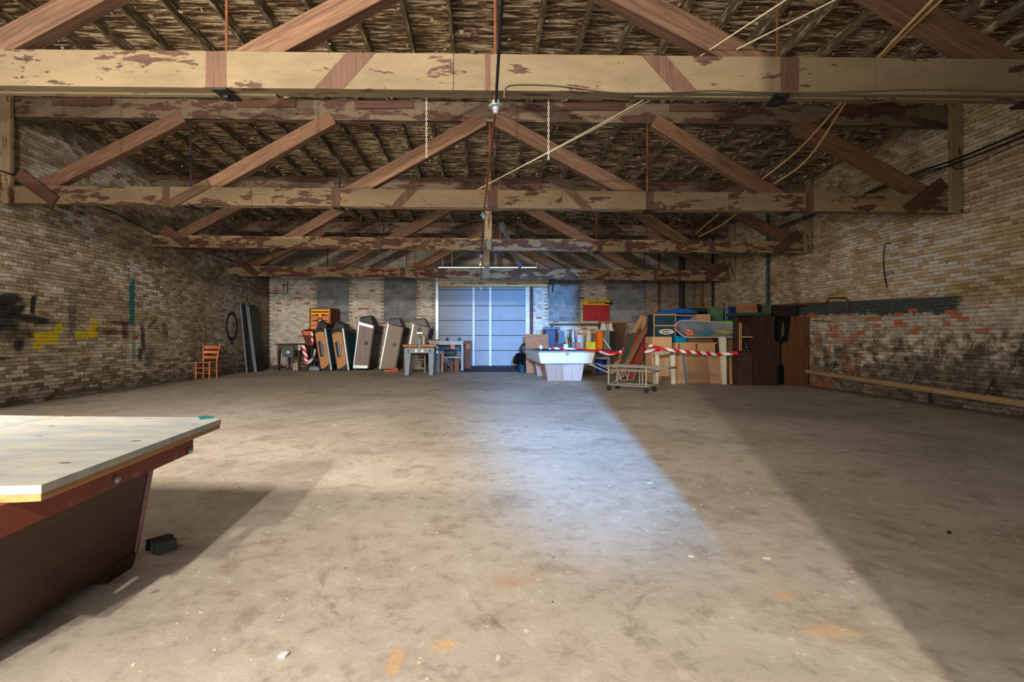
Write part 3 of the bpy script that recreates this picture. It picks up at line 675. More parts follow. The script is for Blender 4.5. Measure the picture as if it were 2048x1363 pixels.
M_CHAR = paint('charcoal_panel', (38, 38, 40), 0.55, 0.25, 4); M_SLATE = paint('panel_edge_grey', (104, 112, 120), 0.5, 0.1)
def leaner(y0, y1, xb, top, off, label, edge):
    T = thing('leaning_plank', label, 'panel', (xb, (y0+y1)/2, 0))
    th = 0.045; xt = XL+0.03+off
    nrm = Vector((top, 0, xb-xt)).normalized()*th
    m = MB(); m.hexa([(xb, y0, 0), (xb, y1, 0), (xt, y1+.25, top), (xt, y0+.25, top)]+[Vector(p)+nrm for p in ((xb, y0, 0), (xb, y1, 0), (xt, y1+.25, top), (xt, y0+.25, top))])
    m.build('board', M_CHAR, T)
    e = MB(); d = Vector((0, -0.012, 0))
    p = [Vector(q) for q in ((xb, y0, 0.0), (xt, y0+.25, top))]
    if edge: e.hexa([p[0]+d, p[0]+nrm+d, p[1]+nrm+d, p[1]+d, p[0], p[0]+nrm, p[1]+nrm, p[1]]); e.build('edge_strip', M_SLATE, T)
leaner(16.35, 16.58, -7.72, 2.28, 0.01, 'narrow charcoal plank leaning on the left wall beside the black painted ring', True)
leaner(16.78, 17.42, -7.66, 2.27, 0.0, 'wide charcoal panel with pale edge leaning on the left wall, rear one', True)
leaner(16.74, 17.36, -7.59, 2.22, 0.09, 'wide charcoal panel with pale edge leaning on the left wall, front one', True)

# coin pool table low in the corner
T = thing('corner_pool_table', 'low brown coin-operated pool table end with grey coin box in the far left corner', 'pool table', (-6.9, 17.6, 0))
ya = 17.3; ax = lambda x: W(x, 0, ya).x; az = lambda y: W(0, y, ya).z
MB().b2((ax(552), ya, az(699)), (ax(601), 18.5, az(689))).build('apron', wood('brown_apron', (66, 42, 28), (112, 74, 48), 'x'), T)
MB().b2((ax(550), ya-0.03, az(689)), (ax(602), 18.53, az(687))).build('top_rail', M_BLACK, T)
for a, b in ((551, 556), (596, 602)):
    MB().b2((ax(a), ya-0.025, az(700)), (ax(b), ya+0.03, az(688.4))).build('corner_cap', M_CHROME, T)
cb = MB().b2((ax(566), ya-0.06, az(714)), (ax(588), ya+0.2, az(691))).build('coin_box', paint('coin_box_grey', (70, 82, 80), .5), T, label='grey coin box with a white mark')
MB().prism(poly_at([(572, 701.5), (580.5, 701.5), (578.5, 704), (580.5, 706.5), (572, 706.5), (574, 704)], ya-0.066), (0, 0.008, 0)).build('white_mark', M_WHITE, cb)
MB().b2((ax(588.5), ya-0.02, az(713)), (ax(592), ya+0.1, az(699))).build('coin_chute', M_BLACK, T)
for a, b in ((553, 557), (594, 598)):
    for yy in (ya+.05, 18.3):
        MB().hexa([(ax(a)+.01, yy, 0), (ax(b)-.01, yy, 0), (ax(b)-.01, yy+.1, 0), (ax(a)+.01, yy+.1, 0), (ax(a), yy, az(699)), (ax(b)+.02, yy, az(699)), (ax(b)+.02, yy+.14, az(699)), (ax(a), yy+.14, az(699))]).build('leg', M_DKBR, T)

# pinball machine
T = thing('pinball_machine', 'old pinball machine with orange and yellow score glass', 'pinball machine', (-5.95, 18.1, 0))
yb = 18.25; M_MAH = wood('mahogany_cabinet', (60, 26, 16), (108, 52, 34), 'z')
bx0, bx1, bz0, bz1 = W(619, 0, yb).x, W(662, 0, yb).x, W(0, 660, yb).z, W(0, 616, yb).z
MB().hexa([(bx0, yb, bz0), (bx1, yb, bz0), (bx1+.15, yb+.5, bz0), (bx0+.15, yb+.5, bz0), (bx0, yb, bz1), (bx1, yb, bz1), (bx1+.15, yb+.5, bz1), (bx0+.15, yb+.5, bz1)]).build('back_box', M_MAH, T)
gl = MB().b2((bx0+.05, yb-.02, bz0+.02), (bx1-.03, yb+.01, bz1-.03)).build('score_glass', paint('score_glass_amber', (214, 132, 28), .25, .15, 3), T, label='amber score glass with red and yellow rows')
rng = random.Random(2)
M_GR, M_GY, M_GK, M_GP = paint('glass_red', (170, 34, 22), .3), paint('glass_yellow', (240, 208, 60), .3), paint('glass_black', (30, 16, 10), .3), paint('glass_pale', (226, 206, 180), .3)
gw = bx1-bx0-.10
for r_, (f, h, mm_) in enumerate(((.93, .02, M_GY), (.86, .035, M_GR), (.79, .02, M_GY), (.52, .05, M_GR), (.31, .05, M_GR), (.12, .05, M_GR))):
    zc = bz0+.02+(bz1-bz0-.05)*f
    MB().b2((bx0+.07, yb-.026, zc-h), (bx1-.05, yb-.018, zc+h)).build('score_row', mm_, gl)
    if h > .04:
        for k in range(9):
            MB().box((bx0+.11+k*gw/9.6, yb-.03, zc), (.045, .012, .06)).build('score_digit', M_GP if abs(k-4) > 1 else M_GR, gl)
for f in (.68, .42):
    zc = bz0+.02+(bz1-bz0-.05)*f; xm = (bx0+bx1)/2
    MB().prism([(bx0+.08, yb-.027, zc+.02), (xm, yb-.027, zc+.06), (bx1-.06, yb-.027, zc+.02), (xm, yb-.027, zc-.02)], (0, .01, 0)).build('black_diamond', M_GK, gl)
    MB().lathe([(.0, -.012), (.05, -.012), (.05, .0), (.0, .0)], (xm, yb-.024, zc+.02), 10, 'y').build('centre_lamp', M_GY, gl)
yc = 17.55; cx = lambda x: W(x, 0, yc).x; cz_ = lambda y: W(0, y, yc).z
m = MB(); m.hexa([(cx(613), yc, cz_(690)), (cx(626), yc, cz_(690)), (cx(626), yb+.3, cz_(690)), (cx(613), yb+.3, cz_(690)), (cx(602), yc, cz_(661)), (cx(626), yc, cz_(661)), (cx(626), yb+.3, cz_(657)), (cx(602), yb+.3, cz_(655))]); m.build('cabinet', M_MAH, T)
MB().prism(poly_at([(604.5, 662), (626, 662), (626, 668), (607, 668)], yc-.015), (0, .02, 0)).build('orange_front_strip', paint('orange_lacquer', (214, 98, 20), .3), T)
MB().prism(poly_at([(607, 668.4), (626, 668.4), (626, 669.6), (607.6, 669.6)], yc-.03), (0, .03, 0)).build('lockdown_bar', M_GALV, T)
for x in (cx(616), cx(623)):
    for yy in (yc+.05, yb+.2): MB().b2((x-.04, yy-.04, 0), (x+.04, yy+.04, cz_(689))).build('leg', M_IRON, T)

# pool tables tipped up on their long sides
def face_pt(q, u, v): return q[0]*(1-u)*(1-v)+q[1]*u*(1-v)+q[2]*u*v+q[3]*(1-u)*v       # q: TL TR BR BL
def tipped(name, pxq, Yf, L, label, kind):
    q = [W(a, b, Yf) for a, b in pxq]
    back = Vector((0, L, 0)); bl = (q[2]+q[3])/2
    T = thing(name, label, 'pool table', (bl.x, Yf+L/2, 0), 'pool tables tipped on edge along the far wall')
    fp = lambda u, v, dy=0: face_pt(q, u, v)+Vector((0, dy, 0))
    if kind == 'oak':
        MB().hexa([q[3], q[2], q[2]+back, q[3]+back, q[0], q[1], q[1]+back, q[0]+back]).build('body', M_BLACK, T, bevel=.012)
        pts = []
        for i in range(9): t_ = i/8; pts.append(fp(.04+.80*t_, .10-.035*math.sin(PI*t_), -.012))
        for i in range(9): t_ = i/8; pts.append(fp(.84-.74*t_+.02, .93+.035*t_-.10*(1-t_)**2, -.012))
        pn = MB().prism(pts, (0, .014, 0)).build('end_panel', M_OAK, T, label='orange oak-grain end panel')
        w1 = MB().prism([fp(.18, .30, -.02), fp(.45, .28, -.02), fp(.52, .34, -.02), (fp(.66, .38, -.02)), fp(.62, .56, -.02), fp(.50, .67, -.02), fp(.22, .68, -.02)], (0, .012, 0)).build('ball_window', M_BLACK, pn, label='dark ball-return window')
        for u in (.42, .56): MB().prism([fp(u, .30+.3*(u-.42), -.03), fp(u+.035, .30+.3*(u-.42), -.03), fp(u+.035, .66-.3*(u-.42), -.03), fp(u, .66-.3*(u-.42), -.03)], (0, .012, 0)).build('window_bar', M_CHROME, w1)
        MB().hexa([fp(.90, 1, -.015), fp(1.0, 1, -.015), fp(1.0, 1, L), fp(.90, 1, L), fp(.90, .0, -.015), fp(1.0, .0, -.015), fp(1.0, .0, L), fp(.90, .0, L)]).build('chrome_rail', M_CHROME, T)
        r = (q[1]-q[0]).normalized()
        MB().hexa([fp(1, .97, .0)+r*.001, fp(1, .97, 0)+r*.04, fp(1, .97, L)+r*.04, fp(1, .97, L)+r*.001, fp(1, .02, 0)+r*.001, fp(1, .02, 0)+r*.04, fp(1, .02, L)+r*.04, fp(1, .02, L)+r*.001]).build('rail_frame', M_BLACK, T)
        MB().hexa([fp(1, .88, .12)+r*.041, fp(1, .88, .12)+r*.046, fp(1, .88, L-.1)+r*.046, fp(1, .88, L-.1)+r*.041, fp(1, .10, .12)+r*.041, fp(1, .10, .12)+r*.046, fp(1, .10, L-.1)+r*.046, fp(1, .10, L-.1)+r*.041]).build('playing_cloth', M_FELT, T)
    else:
        side = wood('plain_side_'+kind, *((92, 76, 72), (140, 120, 114)) if kind == 'mauve' else ((96, 82, 68), (140, 122, 102)), 'z', 1.2, .5, .08, .1)
        MB().hexa([q[3], q[2], q[2]+back, q[3]+back, q[0], q[1], q[1]+back, q[0]+back]).build('body', M_DKBR, T)
        MB().prism([fp(.06, .02, -.012), fp(1, .02, -.012), fp(1, .98, -.012), fp(.06, .98, -.012)], (0, .014, 0)).build('end_panel', side, T)
        MB().prism([fp(0, 0, -.03), fp(.06, 0, -.03), fp(.06, 1, -.03), fp(0, 1, -.03)], (0, L, 0)).build('chrome_rail', M_CHROME, T)
        for v0, v1 in ((0.0, .06), (.93, 1.0)):
            MB().prism([fp(.06, v0, -.02), fp(1, v0+.01, -.02), fp(1, v1+(.01 if v0 == 0 else 0), -.02), fp(.06, v1, -.02)], (0, .03, 0)).build('end_trim', M_CHROME if kind == 'mauve' else side, T)
        c = fp(.70, .43)
        MB().lathe([(.0, -.022), (.065, -.022), (.065, -.005), (.0, -.005)], c, 16, 'y').build('leg_bolt_hole', M_BLACK, T, label='round black hole')
        c = fp(.42, .50); MB().lathe([(.0, -.022), (.012, -.022), (.012, -.005), (0, -.005)], c, 8, 'y').build('bolt', M_WHITE, T)
        r = (q[1]-q[0]).normalized()
        for a0, a1, v0, v1 in ((0, L, .0, .05), (0, L, .95, 1.0), (0, .06, .05, .95), (L-.06, L, .05, .95)):
            MB().hexa([fp(1, v1, a0), fp(1, v1, a0)+r*.05, fp(1, v1, a1)+r*.05, fp(1, v1, a1), fp(1, v0, a0), fp(1, v0, a0)+r*.05, fp(1, v0, a1)+r*.05, fp(1, v0, a1)]).build('underside_rim', M_DKBR, T)
        for v0, v1 in ((.12, .20), (.80, .92)):
            MB().hexa([fp(1, v1, .2), fp(1, v1, .2)+r*.03, fp(1, v1, L-.1)+r*.03, fp(1, v1, L-.1), fp(1, v0, .2), fp(1, v0, .2)+r*.03, fp(1, v0, L-.1)+r*.03, fp(1, v0, L-.1)]).build('underside_brace', wood('brace_wood', (92, 58, 40), (140, 96, 68), 'y'), T)
        for u in (.78, .30): MB().lathe([(.0, 0), (.03, 0), (.03, .05), (.0, .05)], fp(u, 1.0, .15)+Vector((0, 0, -.06)), 10, 'z').build('castor', M_BLACK, T)
    return q
M_LEG = paint('black_leg_laminate', (34, 29, 27), .4, .25, 6)
def top_legs(q, Yf, where, n, sgn):
    ex = (q[1]-q[0]).normalized(); up = Vector((-ex.z, 0, ex.x))
    w = (q[1]-q[0]).length
    for k in range(n):
        b = q[0]+Vector((0, .12+k*.26, 0))+up*.012
        if sgn > 0: pr = [(.02, 0), (w*.98, 0), (w*1.06, .09), (w*.42, .27)]
        else: pr = [(-.0, 0), (w*.95, 0), (w*.62, .26), (-.04, .12)]
        poly = [b+ex*a+up*h for a, h in pr]
        T = thing('loose_table_leg', ('front', 'second', 'rearmost')[k]+' tapered black table leg lying on top of '+where, 'table leg', (poly[0]+poly[1])/2+Vector((0, .1, 0)), 'legs on top of '+where)  # loose table legs stacked on the tipped tables
        MB().prism(poly, (0, .2, 0)).build('leg_body', M_LEG, T, bevel=.008)
        d = (poly[3]-poly[2])
        for j in range(4):
            p = poly[2]+d*(.12+j*.24)
            nrm = Vector((-d.z, 0, d.x)).normalized()
            if nrm.z < 0: nrm = -nrm
            MB().box(p+nrm*.018+Vector((0, .1, 0)), (.045, .18, .04), ry=-math.atan2(d.z, d.x)).build('rib', M_BLACK, T)
qa = tipped('tipped_pool_table', [(628, 659), (651, 656), (664, 740), (640, 740)], 17.35, 0.80, 'pool table on edge with orange oak end panel, left one beside the pinball machine', 'oak')
qb = tipped('tipped_pool_table', [(662, 661), (687, 656), (698.5, 740), (673, 740)], 17.35, 1.5, 'pool table on edge with orange oak end panel, right one showing teal cloth', 'oak')
qc = tipped('tipped_pool_table', [(718, 643), (747, 650), (735, 736), (706, 736)], 17.35, 1.5, 'tallest tipped pool table, greyish mauve end panel with bright metal trim', 'mauve')
qd = tipped('tipped_pool_table', [(776, 648), (805, 654), (789, 738), (759, 737)], 17.3, 1.5, 'tipped pool table with beige wood-grain end panel and round black hole', 'beige')
qe = tipped('tipped_pool_table', [(826, 648), (857, 654), (841, 738), (811, 737)], 17.4, 1.45, 'tipped pool table half hidden behind the grey drill stand', 'brown')
top_legs(qa, 17.35, 'the left oak-ended pool table', 2, 1); top_legs(qb, 17.35, 'the right oak-ended pool table', 3, 1)
top_legs(qc, 17.35, 'the tallest mauve-ended pool table', 3, -1); top_legs(qd, 17.3, 'the beige-ended pool table', 3, -1); top_legs(qe, 17.4, 'the pool table behind the drill stand', 3, -1)

# rubble and boards in the corner
mp = wood('weathered_plank', (104, 74, 48), (160, 122, 84), 'x')
beam('short_plank', F(590, 739)+Vector((0, 0, .30)), F(634, 738)+Vector((0, 0, .34)), .08, .16, mp, label='weathered short plank resting on pale blocks under the low table', cat='plank')
def rock(name, c, r, mat, seed, sq=(1, 1, .7), n=2, **kw):
    bm = bmesh.new(); bmesh.ops.create_icosphere(bm, subdivisions=n, radius=r); rr = random.Random(seed)
    m = MB()
    for v in bm.verts: k = 1+rr.uniform(-.22, .22); v.co = Vector((v.co.x*sq[0], v.co.y*sq[1], v.co.z*sq[2]))*k
    zmin = min(v.co.z for v in bm.verts)
    m.v = [Vector(c)+v.co-Vector((0, 0, zmin)) for v in bm.verts]; m.f = [tuple(v.index for v in f.verts) for f in bm.faces]; bm.free()
    return m.build(name, mat, **kw)
for i, px in enumerate((588, 593)):
    p = F(px, 740); MB().box((p.x, p.y+.05, .13), (.07, .1, .26)).build('pale_block', paint('pale_block_paint', (170, 156, 128), .8, .2), bevel=.008, label='cream block standing under the short plank, %s' % ('left one' if i == 0 else 'right one'), cat='block')
p = W(628, 740, 17.1); rock('crumpled_sheet', (p.x, p.y, 0), .16, paint('grey_plastic_sheet', (132, 142, 150), .35, .25), 4, (1.1, .6, .55), label='crumpled grey plastic sheet beside the first tipped table', cat='plastic sheet')
for i, (px, py, r) in enumerate(((556, 738, .12), (572, 741, .07), (607, 741, .09), (548, 739, .10))):
    p = F(px, py); rock('rubble_lump', (p.x, p.y+.1, 0), r, paint('dark_rubble', (86, 66, 46), .9, .3, 9), 20+i, label=('largest lump of brown rubble under the low pool table', 'smallest lump of brown rubble below the grey coin box', 'lump of brown rubble below the hanging barrier tape', 'lump of brown rubble against the left wall in the far corner')[i], cat='rubble', group='rubble in the far left corner')
t = NT('striped_tape'); uvw = t.sep(t.obj()); s_ = t.math('ADD', t.math('MULTIPLY', t.math('ADD', uvw[0], uvw[1]), 4.6), t.math('MULTIPLY', uvw[2], 5.0))
t.col(t.mix(t.math('GREATER_THAN', t.math('FRACT', s_), 0.5), sr(206, 20, 34), sr(236, 230, 226))); M_TAPE = t.done(.35)
MB().ribbon(bez([W(606, 689, 17.1), W(609, 702, 17.08), W(612, 716, 17.06), W(613, 726, 17.0)], 5), .12, (1, 0, 0)).build('barrier_tape', M_TAPE, label='red and white barrier tape hanging in front of the low table', cat='barrier tape')
MB().ribbon(bez([W(612, 726, 17.02), W(620, 722, 17.0), (W(627, 713, 17.05)), W(630, 698, 17.1)], 6), .10, (.4, 0, 1)).build('tape_loop', paint('pale_tape_back', (190, 190, 200), .35), label='pale loop of slack tape beside the first oak-ended table', cat='barrier tape')
MB().ribbon(bez([W(624, 661, 17.52), W(624.5, 675, 17.52), W(625, 688, 17.52)], 5), .07, (1, 0, 0)).build('tape_tail', M_TAPE, label='twisted tail of barrier tape beside the pinball cabinet', cat='barrier tape')
T = thing('cored_brick', 'orange cored brick standing on the floor by the drill stand', 'brick', F(788.5, 743))
p = F(788.5, 743); M_OB = paint('orange_brick', (180, 92, 56), .85, .15, 12)
MB().box((p.x, p.y+.05, .065), (.24, .1, .13)).build('brick_body', M_OB, T, bevel=.004)
for i in range(4):
    for j in range(3): MB().box((p.x-.075+i*.05, p.y-.001, .03+j*.035), (.03, .006, .02)).build('core_hole', M_BLACK, T)
p = F(774, 743); MB().box((p.x, p.y+.06, .03), (.2, .1, .06), .1).build('loose_brick', M_OB, bevel=.005, label='orange brick lying flat beside the cored brick', cat='brick')

# drill stand
T = thing('drill_stand', 'grey steel bench drill stand with rounded wooden top', 'machine', F(838, 751))
yf = 15.3; sx = lambda x: W(x, 0, yf).x; sz = lambda y: W(0, y, yf).z
for yy in (yf, yf+.55):
    for a0, a1, b0, b1 in ((808, 822, 809.5, 817.5), (856.5, 868, 858, 866)):
        MB().hexa([(sx(b0), yy, 0), (sx(b1), yy, 0), (sx(b1), yy+.10, 0), (sx(b0), yy+.10, 0), (sx(a0), yy, sz(706)), (sx(a1), yy, sz(706)), (sx(a1), yy+.13, sz(706)), (sx(a0), yy+.13, sz(706))]).build('leg', M_GREYM, T, bevel=.006)
hb = MB().b2((sx(808), yf-.01, sz(706)), (sx(868.5), yf+.68, sz(695))).build('head_frame', M_GREYM, T, bevel=.008)
for a in (816.5, 860): MB().b2((sx(a-1.4), yf-.018, sz(704)), (sx(a+1.4), yf-.008, sz(698))).build('slot', M_BLACK, hb)
for a in (833, 845): MB().b2((sx(a-3), yf-.018, sz(703.5)), (sx(a+2.6), yf-.008, sz(698.5))).build('paper_label', paint('label_cream', (222, 212, 186), .7), hb)
mt = wood('honey_round_top', (158, 98, 56), (204, 140, 90), 'x', 1.0, .5)
for a, b in ((805.5, 835), (842, 873)):
    MB().tube([(sx(a), yf-.02, sz(691)), (sx(a)+.02, yf-.02, sz(691)), (sx(b)-.02, yf-.02, sz(691)), (sx(b), yf-.02, sz(691))], [.03, .042, .042, .034], 12).build('rounded_top_edge', mt, T, smooth=True)
    MB().b2((sx(a), yf-.01, sz(693)), (sx(b), yf+.66, sz(688.6))).build('top_board', mt, T)
MB().hexa([(sx(836), yf+.02, sz(706)), (sx(841), yf+.02, sz(706)), (sx(841), yf+.1, sz(706)), (sx(836), yf+.1, sz(706)), (sx(836.3), yf+.02, sz(676)), (sx(840), yf+.02, sz(676)), (sx(840), yf+.08, sz(676)), (sx(836.3), yf+.08, sz(676))]).build('column', M_GREYM, T)
hdz = MB().lathe([(.02, -.30), (.028, -.28), (.028, -.10), (.06, -.08), (.06, .05), (.03, .10), (.03, .13), (.0, .135)], (sx(838.5), yf+.06, sz(662)), 14).build('drill_head', paint('oily_drill_head', (96, 104, 92), .35, .3, 9, .5), T, smooth=True)
MB().b2((sx(834), yf-.05, sz(667)), (sx(845), yf+.1, sz(664))).build('cross_bar', M_GALV, T)
MB().tube([(sx(847), yf, sz(690)), (sx(848), yf, sz(672))], .02, 8).build('feed_lever', M_OFFW, T)
MB().tube([(sx(836), yf+.02, sz(688)), (sx(833.5), yf, sz(674))], .015, 8).build('spring_arm', M_GREYM, T)
T = thing('metal_stool', 'cream tubular stool frame standing behind the drill stand', 'stool', (W(835, 0, 16.3).x, 16.4, 0))
y0 = 16.2; ux = lambda x: W(x, 0, y0).x; uz = lambda y: W(0, y, y0).z
for x in (821, 849):
    for yy in (y0, y0+.3): MB().tube([(ux(x), yy, 0), (ux(x), yy, uz(709))], .018, 8).build('leg', M_CREAMT, T)
for y in (718.5, 735, 737.5): MB().tube([(ux(821), y0, uz(y)), (ux(849), y0, uz(y))], .014, 6).build('rung', M_CREAMT, T)
MB().b2((ux(820), y0-.02, uz(709)), (ux(850), y0+.33, uz(706))).build('seat', wood('stool_seat', (90, 60, 44), (130, 90, 64)), T)
T = thing('metal_locker', 'small grey steel cabinet on the floor right of the drill stand', 'cabinet', F(873, 745))
p = F(873, 745); MB().b2((W(861, 0, p.y).x, p.y, 0), (W(879.5, 0, p.y).x, p.y+.35, W(0, 707, p.y).z)).build('body', paint('worn_grey_green', (92, 104, 108), .55, .2, 5, 0, .05, (80, 64, 48), .58), T, bevel=.006)
MB().b2((W(868.5, 0, p.y).x, p.y-.008, W(0, 714, p.y).z), (W(873, 0, p.y).x, p.y+.002, W(0, 710.5, p.y).z)).build('white_label', M_WHITE, T)
beam('wood_offcut', (W(884, 0, 16.55).x, 16.55, .012), W(885.5, 710, 16.95), .07, .03, wood('salmon_offcut', (170, 110, 80), (214, 150, 112)), up=(1, 0, 0), label='pinkish wood offcut leaning under the steel workbench', cat='offcut')

# steel workbench
T = thing('workbench', 'steel angle workbench with cluttered top in front of the sliding door', 'workbench', (W(902, 0, 17.2).x, 17.3, 0))
yw = 17.05; vx = lambda x: W(x, 0, yw).x; vz = lambda y: W(0, y, yw).z
M_ANG = paint('grey_angle_iron', (120, 122, 118), .5, .2, 7, .2, .03, (96, 74, 54), .62)
MB().b2((vx(856), yw-.05, vz(684.5)), (vx(927), yw+.62, vz(681))).build('top', M_ANG, T)
for x in (858, 921.5):
    for yy in (yw, yw+.5):
        m = MB(); m.b2((vx(x), yy, 0), (vx(x)+.075, yy+.012, vz(684.5))); m.b2((vx(x), yy, 0), (vx(x)+.012, yy+.075, vz(684.5))); m.build('leg', M_ANG, T)
MB().b2((vx(860), yw+.02, vz(715.5)), (vx(925), yw+.55, vz(713))).build('shelf', M_ANG, T)
MB().b2((vx(860), yw-.01, vz(689)), (vx(925), yw+.03, vz(684.6))).build('rail', M_ANG, T)
MB().b2((vx(901), yw+.04, vz(698)), (vx(909.5), yw+.25, vz(686))).build('drawer', paint('orange_drawer', (176, 92, 42), .5), T)
mo = thing('grinder_motor', 'dark green bench grinder motor on the workbench shelf', 'motor', (vx(902), yw+.2, vz(713)))
MB().lathe([(.0, -.19), (.10, -.19), (.115, -.16), (.115, .10), (.10, .13), (.03, .13), (.03, .19), (0, .19)], (vx(902), yw+.2, vz(713)+.125), 16, 'x').build('motor_body', paint('dark_green_enamel', (52, 58, 50), .5, .3), mo, smooth=True)
MB().lathe([(.0, -.02), (.13, -.02), (.13, .02), (0, .02)], (vx(889.5), yw+.2, vz(713)+.135), 16, 'x').build('grinding_wheel', M_BLACK, mo)
MB().box((vx(902), yw+.2, vz(713)+.012), (.22, .16, .022)).build('foot', M_IRON, mo)
for i, (a, b, y, nm, lb, cc) in enumerate(((857, 879, 678.2, 'red_board', 'dull red board on the workbench, left end', (110, 52, 40)), (879, 890.5, 679, 'steel_bar', 'rusty flat bar on the workbench, middle', (120, 96, 70)))):
    MB().b2((vx(a), yw, vz(681)), (vx(b), yw+.2, vz(y))).build(nm, paint(nm+'_paint', cc, .6), label=lb, cat=nm.split('_')[1])
for i, px in enumerate((893.5, 918)):
    T = thing('iron_hook_stand', 'black forged iron stand on the workbench, %s one' % ('left', 'right')[i], 'iron stand', (vx(px), yw+.12, vz(681)))
    MB().lathe([(.0, 0), (.075, 0), (.06, .02), (.018, .05), (.014, .10), (.022, .12), (0, .13)], (vx(px), yw+.12, vz(681)), 10).build('stem', M_IRON, T, smooth=True)
    MB().tube([(vx(px), yw+.12, vz(681)+.09), (vx(px)+.05, yw+.12, vz(681)+.07), (vx(px)+.09, yw+.12, vz(681)+.01)], .01, 6).build('arm', M_IRON, T)
rock('blue_rag', (vx(857.5)+.0, yw+.38, vz(681)+.002), .05, paint('blue_rag_cloth', (38, 74, 130), .9), 8, (1.1, .8, .7), label='blue rag on the left end of the workbench', cat='rag')
T = thing('cupboard_leaf', 'brown wooden cupboard door leaning against the sliding door', 'cupboard door', (W(935, 0, 18.4).x, 18.4, 0))
pp = [W(927, 741, 18.0), W(942.5, 741, 18.0)]
a = Vector((W(927, 0, 18.3).x, 18.2, 0)); b = Vector((W(942.5, 0, 18.3).x, 18.2, 0)); tp = Vector((0, .45, W(0, 681, 18.6).z))
MB().hexa([a, b, b+Vector((0, .04, 0)), a+Vector((0, .04, 0)), a+tp, b+tp, b+tp+Vector((0, .04, 0)), a+tp+Vector((0, .04, 0))]).build('leaf', wood('brown_cupboard_door', (86, 50, 36), (124, 80, 58), 'z'), T)
f = .80; c0 = a+tp*(f-.09)+(b-a)*.25; c1 = a+tp*(f-.09)+(b-a)*.80; c2 = a+tp*(f+.09)+(b-a)*.80; c3 = a+tp*(f+.09)+(b-a)*.25
MB().prism([p+Vector((0, -.006, 0)) for p in (c0, c1, c2, c3)], (0, .004, 0)).build('pale_patch', wood('patch_wood', (150, 96, 60), (184, 124, 84), 'z'), T)
for i, (x0, x1, y1, c_) in enumerate(((884, 893, 727, (60, 50, 44)), (899, 906, 722, (96, 56, 34)), (908, 917, 716, (112, 66, 40)))):
    MB().b2((vx(x0), yw+.2, 0), (vx(x1), yw+.45, vz(y1))).build('stored_box', paint('stored_box_%d' % i, c_, .7), bevel=.006, label=('dark low box under the workbench', 'narrow brown box under the workbench', 'tall reddish box under the workbench by the right leg')[i], cat='box')

# bin
T = thing('trash_can', 'dark metal trash can with black plastic bag right of the sliding door', 'trash can', (W(1044, 0, 16.7).x, 16.7, 0))
c = Vector((W(1044, 0, 16.7).x, 16.7, 0))
MB().lathe([(.14, 0), (.15, .01), (.165, .29), (.17, .31), (.15, .31)], c, 20).build('can', paint('blue_black_steel', (44, 62, 74), .3, .2, 5, .6), T, smooth=True)
m = MB(); rr = random.Random(12); n = 22; pr = [(.17, .30), (.24, .27), (.27, .36), (.22, .50), (.15, .60), (.10, .64), (.04, .63)]
vs = []; fs = []
for i, (r, h) in enumerate(pr):
    for k in range(n):
        q = r*(1+.28*math.sin(k*2.9+i)*rr.random()); vs.append(c+Vector((q*math.cos(2*PI*k/n)-.08*(i/6), q*math.sin(2*PI*k/n), h+rr.uniform(-.02, .02))))
for i in range(len(pr)-1):
    for k in range(n): fs.append((i*n+k, i*n+(k+1) % n, (i+1)*n+(k+1) % n, (i+1)*n+k))
fs.append(tuple(range((len(pr)-1)*n, len(pr)*n))); m.add(vs, fs); m.build('bag', paint('black_plastic_bag', (12, 13, 16), .18, .2, 8), T)
T = thing('tyre', 'black tyre standing behind the trash can', 'tyre', (W(1050, 0, 17.6).x, 17.6, .0))
c = Vector((W(1049, 0, 17.6).x, 17.6, .0))
MB().b2((c.x-.1, 17.55, 0), (c.x+.22, 17.95, .55)).build('crate_support', M_BLACK, T)
MB().tube([c+Vector((.06+.19*math.cos(a*PI/10), -.02, .74+.19*math.sin(a*PI/10))) for a in range(20)], .05, 8, True).build('tread', paint('tyre_rubber', (30, 30, 32), .8), T, smooth=True)
